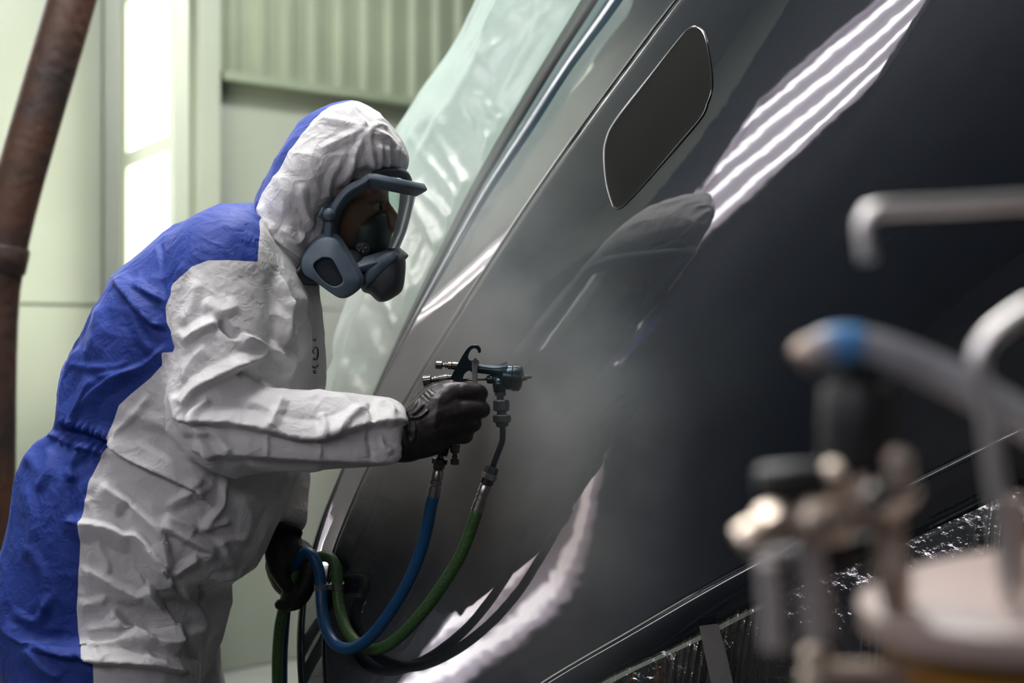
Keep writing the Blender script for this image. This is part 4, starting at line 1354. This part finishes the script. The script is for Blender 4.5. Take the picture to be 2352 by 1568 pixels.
# barrel and head
glathe('barrel', (790, 300), (1075, 335), [(0, 34), (.1, 37), (.55, 38), (.75, 50), (.9, 74), (1, 90)], M_gun, 28)
glathe('gun_head', (1040, 372), (1215, 390), [(0, 60), (.06, 88), (.25, 100), (.45, 103), (.47, 99), (.50, 99), (.52, 107), (.60, 109), (.86, 106), (.95, 84), (1, 60)], M_gun, 36)
glathe('air_cap', (1195, 382), (1250, 386), [(0, 62), (.2, 46), (.5, 24), (1, 20)], M_maskd, 24)
for s in (-1, 1):
    V_, F_ = tube_vf([G2(1196, 384, s * .0125), G2(1232, 392, s * .0105)], [.0042, .0026], 10)
    link('cap_horn', mesh_of('cap_horn', V_, F_), M_maskd, gun)
glathe('nozzle_tip', (1240, 377), (1290, 375), [(0, 16), (.6, 14), (1, 9)], M_maskd, 16)
# trigger
tp = [(797, 236), (812, 224), (840, 222), (858, 238), (858, 262), (846, 300), (843, 360), (842, 440), (806, 440), (800, 380), (797, 300)]
tpp = [(860 + .2807 * x, 760 + .2807 * y) for x, y in tp]
for s in (-1, 1):
    V_, F_ = plate_vf(tpp, YG + s * .0105 - .0014, YG + s * .0105 + .0014)
    o = link('trigger_plate', mesh_of('trigger_plate', V_, F_), M_steel if s < 0 else M_gun, gun, False); bevel(o, .0008)
lathe('trigger_pin', G2(829, 244, -.0145), G2(829, 244, .0145), [(0, .0032), (.06, .0042), (.12, .0042), (.14, .003), (.86, .003), (.9, .0042), (1, .0038)], M_chrome, gun, 18)
link('needle_rod', mesh_of('needle_rod', *tube_vf([G2(720, 400), G2(930, 395)], .0017, 10)), M_steel, gun)
glathe('packing_nut', (918, 397), (1010, 392), [(0, 26), (.1, 34), (.5, 38), (.55, 30), (1, 44)], M_gun, 12)
# fan and fluid knobs
glathe('fan_knob', (500, 277), (690, 286), [(0, 28), (.03, 33), (.27, 33), (.30, 26), (.31, 15), (.40, 15), (.42, 25), (.46, 25), (.48, 20), (.52, 20), (.54, 30), (.68, 31), (.70, 26), (.72, 32), (1, 32)], M_nickel, 20)
glathe('fluid_knob', (396, 408), (640, 378), [(0, 38), (.02, 45), (.26, 45), (.29, 36), (.30, 20), (.36, 20), (.38, 28), (.46, 28), (.48, 24), (.52, 24), (.54, 33), (.84, 33), (.86, 28), (1, 28)], M_nickel, 20)
# fluid inlet below the head
V_, F_ = tube_vf([G2(1045, 400), G2(1022, 450), G2(1025, 500)], [.0125, .0105, .009], 18)
link('inlet_neck', mesh_of('inlet_neck', V_, F_), M_gun, gun)
glathe('inlet_thread', (1030, 490), (1030, 575), [(0, 30), (.1, 46), (.45, 46), (.5, 30), (1, 30)], M_maskd, 20)
def nut(name, a, b, r, m): 
    V_, F_ = hexnut_vf(G2(*a), G2(*b), r * SC); link(name, mesh_of(name, V_, F_), m, gun, False)
nut('inlet_nut', (1037, 562), (1038, 655), 66, M_maskd)
glathe('inlet_sleeve', (1040, 640), (1042, 700), [(0, 44), (.5, 38), (1, 46)], M_maskd, 20)
nut('inlet_nut', (1043, 684), (1044, 748), 74, M_maskd)
glathe('inlet_collar', (1044, 745), (1047, 785), [(0, 56), (.8, 50), (1, 40)], M_maskd, 20)
link('fluid_pipe', mesh_of('fluid_pipe', *tube_vf(crom([G2(1048, 770), G2(1050, 850), G2(1044, 905), G2(1022, 965), G2(990, 1050), G2(962, 1128)], 40), 25 * SC, 18)), M_gun, gun)
nut('pipe_nut', (964, 1112), (945, 1172), 56, M_maskd)
# air inlet at the grip foot and the air valve
glathe('air_stem', (548, 985), (536, 1050), [(0, 30), (.5, 26), (1, 26)], M_nickel, 18)
glathe('air_valve', (660, 930), (656, 1045), [(0, 44), (.25, 42), (.30, 40), (.55, 38), (.6, 22), (.75, 18), (.8, 26), (1, 18)], M_nickel, 18)
glathe('valve_knob', (657, 1040), (657, 1094), [(0, 26), (.1, 36), (.85, 36), (1, 30)], M_nickel, 16)

# ------------------------------------------------------------------ hoses
def hose(name, pts, r, material, label, fittings):
    pts = np.array(pts)
    o = empty(name, (pts[-1][0], pts[-1][1], 0))
    tag(o, label, 'hose')
    path = crom(pts, 220)
    link('hose_tube', mesh_of('hose_tube', *tube_vf(path, r, 18)), material, o)
    for (nm, a, b, prof, m, seg) in fittings:
        lathe(nm, a, b, prof, m, o, seg)
    return o


fer = [(0, .0078), (.04, .0088), (.30, .0088), (.32, .0076), (.36, .0076), (.38, .0090), (.50, .0090), (.52, .0080), (.56, .0080), (.58, .0091), (.98, .0095), (1, .0085)]
yh = 2.395
blue_pts = [G2(490, 1335, .0), P(990, 1160, 2.10), P(980, 1215, 2.102), P(960, 1285, 2.108), P(928, 1355, 2.115), P(885, 1422, 2.13), P(845, 1468, 2.15), P(805, 1489, 2.175), P(772, 1480, 2.20), P(750, 1446, 2.225), P(740, 1400, 2.245),
            P(737, 1345, 2.26), P(731, 1305, 2.262), P(718, 1276, 2.266), P(702, 1268, 2.275), P(689, 1282, 2.29), P(676, 1310, 2.315), P(664, 1345, 2.33), P(657, 1385, 2.345), P(652, 1440, 2.35), P(648, 1510, 2.35), P(648, 1620, 2.35), P(650, 1850, 2.35), P(655, 2100, 2.35)]
bx, gx = P(655, 784, 2.35)[0], P(636, 784, 2.325)[0]
blue_pts += [np.array([bx + .005, 2.35, .12]), np.array([bx + .012, 2.37, .03]), np.array([bx + .02, 2.44, .0095]), np.array([bx + .03, 2.6, .0095])]
hb_ = hose('blue_hose', blue_pts, .0093, M_hose_b, 'blue rubber air hose looping from the gun to the gloved hand',
           [('swivel_nut', G2(536, 1040), G2(530, 1092), [(0, .0095), (.15, .0115), (.85, .0115), (1, .0095)], M_nickel, 6),
            ('ferrule_neck', G2(530, 1090), G2(521, 1140), [(0, .009), (.6, .0088), (.7, .0075), (1, .0075)], M_nickel, 20),
            ('ferrule', G2(520, 1136), G2(482, 1362), fer, M_steel, 24)])
green_pts = [G2(842, 1460), P(1085, 1205, 2.10), P(1058, 1275, 2.102), P(1015, 1345, 2.108), P(965, 1412, 2.122), P(912, 1466, 2.145), P(868, 1490, 2.17), P(832, 1484, 2.205), P(800, 1452, 2.235), P(782, 1405, 2.262),
             P(775, 1350, 2.275), P(773, 1310, 2.278), P(762, 1284, 2.285), P(742, 1277, 2.295), P(715, 1288, 2.31), P(690, 1302, 2.315), P(668, 1335, 2.30), P(656, 1375, 2.315), P(648, 1410, 2.325), P(641, 1450, 2.325), P(637, 1520, 2.325), P(638, 1620, 2.325), P(640, 1850, 2.325), P(640, 2100, 2.325)]
green_pts += [np.array([gx - .005, 2.325, .12]), np.array([gx - .010, 2.345, .03]), np.array([gx - .015, 2.42, .0095]), np.array([gx - .015, 2.58, .0095])]
hg_ = hose('green_hose', green_pts, .0091, M_hose_gr, 'green braided fluid hose looping below the blue one',
           [('swivel_nut', G2(946, 1165), G2(928, 1215), [(0, .0098), (.15, .0120), (.85, .0120), (1, .0098)], M_steel, 6),
            ('ferrule_neck', G2(930, 1208), G2(912, 1262), [(0, .0102), (.7, .0100), (.8, .008), (1, .008)], M_nickel, 20),
            ('ferrule', G2(913, 1256), G2(836, 1478), fer, M_steel, 24)])
# clip joining both hoses
clip = empty('hose_clip', P(757, 1345, 2.266)); tag(clip, 'small steel double ring clip joining the blue and green hoses', 'clip')
for (x, y, d, r) in ((737, 1347, 2.26, .0093), (774.5, 1345, 2.275, .0091)):
    c = P(x, y, d); a = np.linspace(0, 2 * np.pi, 40, endpoint=False)
    rg = [[c + np.array([rr * np.cos(u), rr * np.sin(u), zz + .0022 * np.sin(u)]) for u in a] for rr, zz in ((r + .0003, -.005), (r + .0019, -.0048), (r + .0019, .0048), (r + .0003, .005))]
    V_, F_ = loft_vf(rg, False, False); link('clip_ring', mesh_of('clip_ring', V_, F_), M_steel, clip, autosmooth=40)
V_, F_ = box_vf(P(756, 1347, 2.267), .009, .006, .008)
link('clip_bridge', mesh_of('clip_bridge', V_, F_), M_steel, clip, False)

# ------------------------------------------------------------------ pressure pot in the foreground
YP = .73
sp = YP / F
pc = P(2500, 1352, YP + .02)           # centre of the lid flange
tiltm = Matrix.Rotation(math.radians(-7), 3, 'Y')
UPV = np.array(tiltm @ Vector((0, 0, 1))); XR = np.array(tiltm @ Vector((1, 0, 0)))
RL = .119
potbase = pc - UPV * .36
pot = empty('pressure_pot', potbase); tag(pot, 'blurred paint pressure pot with brass valves in the right foreground', 'paint pot')
lathe('pot_body', pc - UPV * .36, pc - UPV * .009, [(0, .090), (.03, .104), (.1, .108), (.95, .108), (1, .104)], M_potbody, pot, 64)
lathe('pot_flange', pc - UPV * .011, pc + UPV * .005, [(0, .110), (.08, RL), (.85, RL), (1, RL - .005)], M_potlid, pot, 72)
lathe('pot_lid', pc + UPV * .004, pc + UPV * .010, [(0, RL - .006), (.3, RL - .016), (.7, RL - .05), (1, .02)], M_potlid, pot, 64)
def pp_(x, y, d=0): return P(x, y, YP + d)
# bent chrome rods
def rod(name, pts, r, m=M_pothandle):
    link(name, mesh_of(name, *tube_vf(crom(pts, 60), r, 16)), m, pot)
rod('crank_handle', [pp_(1992, 600), pp_(1988, 560), pp_(1984, 515), pp_(1996, 488), pp_(2040, 480), pp_(2200, 472), pp_(2420, 462), pp_(2470, 490), pp_(2480, 600), pp_(2490, 1000), pc + UPV * .03], 19 * sp)
rod('lid_handle', [pp_(2460, 1380, -.03), pp_(2470, 1000, -.03), pp_(2460, 720, -.03), pp_(2400, 692, -.03), pp_(2330, 728, -.03), pp_(2268, 778, -.03), pp_(2246, 830, -.03), pp_(2256, 890, -.03), pp_(2268, 950, -.03), pp_(2285, 1090, -.03), pp_(2308, 1230, -.03), pp_(2325, 1400, -.03)], 21 * sp)
lathe('clamp_post', pp_(2330, 1400, .02), pp_(2322, 1140, .02), [(0, 38 * sp), (.9, 36 * sp), (1, 30 * sp)], M_brassd, pot, 20)
# regulator
lathe('regulator_knob', pp_(1968, 1085), pp_(1972, 880), [(0, 70 * sp), (.05, 82 * sp), (.5, 86 * sp), (.9, 84 * sp), (1, 74 * sp)], M_black, pot, 32)
lathe('regulator_body', pp_(2000, 1200), pp_(1985, 1078), [(0, 66 * sp), (.2, 82 * sp), (.7, 80 * sp), (1, 60 * sp)], M_brassd, pot, 28)
lathe('body_boss', pp_(1985, 1150, -.02), pp_(2100, 1110, -.02), [(0, 30 * sp), (.2, 48 * sp), (.8, 46 * sp), (1, 30 * sp)], M_chrome, pot, 24)
lathe('relief_valve', pp_(2066, 1130, -.025), pp_(2062, 1030, -.025), [(0, 26 * sp), (.2, 30 * sp), (.8, 30 * sp), (1, 16 * sp)], M_brass, pot, 20)
lathe('gauge_cap', pp_(1738, 1110), pp_(1905, 1095), [(0, 30 * sp), (.1, 40 * sp), (.9, 40 * sp), (1, 30 * sp)], M_black, pot, 24)
lathe('brass_plug', pp_(1900, 1098, -.01), pp_(1938, 1085, -.01), [(0, 30 * sp), (.2, 36 * sp), (.8, 36 * sp), (1, 24 * sp)], M_brass, pot, 20)
lathe('tee_fitting', pp_(1945, 1192, -.01), pp_(1840, 1200, -.01), [(0, 44 * sp), (.15, 52 * sp), (.85, 50 * sp), (1, 36 * sp)], M_brass, pot, 24)
lathe('tee_neck', pp_(1850, 1200, -.01), pp_(1780, 1200, -.01), [(0, 30 * sp), (.4, 26 * sp), (.6, 40 * sp), (1, 46 * sp)], M_brassd, pot, 24)
lathe('outlet_nut', pp_(1800, 1190, -.012), pp_(1748, 1215, -.012), [(0, 40 * sp), (.2, 48 * sp), (.8, 48 * sp), (1, 38 * sp)], M_brass, pot, 6)
lathe('outlet_plug', pp_(1752, 1215, -.012), pp_(1700, 1250, -.012), [(0, 30 * sp), (.3, 40 * sp), (.9, 38 * sp), (1, 24 * sp)], M_brass, pot, 20)
M_vent = mat('satin_grey_tube', (0.50, 0.46, 0.46), 0.45, metal=0.5)
rod('vent_tube', [pp_(1782, 1490), pp_(1776, 1400), pp_(1770, 1320), pp_(1768, 1290)], 30 * sp, M_vent)
rod('vent_tube', [pp_(1882, 1470), pp_(1872, 1380), pp_(1862, 1290), pp_(1856, 1220)], 34 * sp, M_vent)
lathe('tube_union', pp_(1880, 1600), pp_(1872, 1485), [(0, 40 * sp), (.5, 40 * sp), (.6, 30 * sp), (.9, 34 * sp), (1, 24 * sp)], M_brass, pot, 20)
lathe('manifold_bar', pp_(1740, 1300, .01), pp_(2050, 1250, .01), [(0, 30 * sp), (.1, 36 * sp), (1, 36 * sp)], M_black, pot, 20)
lathe('riser_pipe', pp_(2062, 1400), pp_(2030, 1165), [(0, 34 * sp), (.2, 36 * sp), (.25, 42 * sp), (.4, 42 * sp), (.45, 36 * sp), (1, 38 * sp)], M_brassd, pot, 20)
lathe('side_arm', pp_(1880, 1560, .0), pc - UPV * .05, [(0, .009), (1, .012)], M_brassd, pot, 16)
# grey hose clipped on the regulator
gh = [pp_(1852, 822, -.01), pp_(1880, 802, -.01), pp_(1930, 792, -.01), pp_(2000, 800, -.01), pp_(2110, 838, -.01), pp_(2230, 895, -.005), pp_(2360, 970, .0), pp_(2500, 1060, .01), pp_(2650, 1200, .03), pp_(2780, 1500, .06)]
gh += [np.array([gh[-1][0] + .05, gh[-1][1] + .02, .4]), np.array([gh[-1][0] + .1, gh[-1][1] + .05, .02]), np.array([gh[-1][0] + .4, gh[-1][1] + .1, .0095])]
gho = empty('grey_hose', (gh[-1][0], gh[-1][1], 0)); tag(gho, 'blurred grey hose with a blue band arching over the paint pot regulator', 'hose')
link('hose_tube', mesh_of('hose_tube', *tube_vf(crom(gh, 140), .0095, 18)), M_hose_g, gho)
link('blue_band', mesh_of('blue_band', *tube_vf(crom([pp_(1905, 796, -.0105), pp_(1940, 792, -.0105), pp_(1975, 795, -.0105)], 8), .0102, 18)), M_bluetape, gho)
link('hose_end', mesh_of('hose_end', *tube_vf(crom([pp_(1838, 836, -.01), pp_(1852, 822, -.01), pp_(1872, 806, -.01)], 8), [.006, .0085, .0095, .0095, .0095, .0095, .0095, .0095], 16)), M_brassd, gho)
link('hose_coupling', mesh_of('hose_coupling', *tube_vf([pp_(1968, 890, 0), pp_(1965, 812, -.005)], [.012, .008], 16)), M_black, gho)
# trolley under the pot
tz = potbase[2] - .014
tro = empty('trolley', (potbase[0], potbase[1], 0)); tag(tro, 'grey steel trolley carrying the paint pressure pot', 'trolley')
box('trolley_top', (potbase[0], potbase[1], tz - .012), .36, .34, .02, M_stand, tro, bev=.004)
for sx in (-1, 1):
    for sy in (-1, 1):
        x, y = potbase[0] + sx * .16, potbase[1] + sy * .15
        lathe('leg', (x, y, .0), (x, y, tz - .02), [(0, .013), (1, .013)], M_stand, tro, 14)
box('lower_shelf', (potbase[0], potbase[1], .18), .34, .32, .015, M_stand, tro, bev=.003)

# ------------------------------------------------------------------ paint mist between nozzle and panel
MIST = 15.0
mc = veh([(1040, 1030)])[0] + NH * .035
MR = (.58, .125, .62)
def mist_mat():
    m = bpy.data.materials.new('paint_mist'); m.use_nodes = True
    nt = m.node_tree; nt.nodes.clear()
    out = nt.nodes.new('ShaderNodeOutputMaterial')
    vs_ = nt.nodes.new('ShaderNodeVolumeScatter'); vs_.inputs['Color'].default_value = (.78, .87, .90, 1); vs_.inputs['Anisotropy'].default_value = .1
    tc = nt.nodes.new('ShaderNodeTexCoord')
    n = nt.nodes.new('ShaderNodeTexNoise'); n.inputs['Scale'].default_value = 5.5; n.inputs['Detail'].default_value = 3
    nt.links.new(tc.outputs['Object'], n.inputs['Vector'])
    gr = nt.nodes.new('ShaderNodeVectorMath'); gr.operation = 'LENGTH'
    mp = nt.nodes.new('ShaderNodeMapping'); mp.inputs['Scale'].default_value = (1 / MR[0], 1 / MR[1], 1 / MR[2])
    nt.links.new(tc.outputs['Object'], mp.inputs['Vector']); nt.links.new(mp.outputs['Vector'], gr.inputs[0])
    fall = nt.nodes.new('ShaderNodeMapRange'); fall.inputs['From Min'].default_value = 1.0; fall.inputs['From Max'].default_value = .1
    fall.interpolation_type = 'SMOOTHSTEP'
    nt.links.new(gr.outputs['Value'], fall.inputs['Value'])
    mr = nt.nodes.new('ShaderNodeMapRange'); mr.inputs['From Min'].default_value = .38; mr.inputs['From Max'].default_value = .66; mr.inputs['To Min'].default_value = .25
    nt.links.new(n.outputs['Fac'], mr.inputs['Value'])
    mu = nt.nodes.new('ShaderNodeMath'); mu.operation = 'MULTIPLY'
    nt.links.new(fall.outputs['Result'], mu.inputs[0]); nt.links.new(mr.outputs['Result'], mu.inputs[1])
    m2 = nt.nodes.new('ShaderNodeMath'); m2.operation = 'MULTIPLY'; m2.inputs[1].default_value = MIST
    nt.links.new(mu.outputs[0], m2.inputs[0]); nt.links.new(m2.outputs[0], vs_.inputs['Density'])
    nt.links.new(vs_.outputs[0], out.inputs['Volume'])
    return m
V_, F_ = lathe_vf((0, 0, -MR[2]), (0, 0, MR[2]), [(t, max(.004, math.sin(math.acos(max(-1, min(1, 1 - 2 * t)))))) for t in np.linspace(0, 1, 15)], 24)
V_ = [np.array([v[0] * MR[0], v[1] * MR[1], v[2]]) for v in V_]
mi = link('spray_mist', mesh_of('spray_mist', V_, F_), mist_mat(), None, True)
mi.location = [float(x) for x in mc]
mi.rotation_euler = (0, 0, math.atan2(TT[1], TT[0]))
tag(mi, 'faint pale paint mist drifting between the spray gun and the panel', 'mist', kind='stuff')
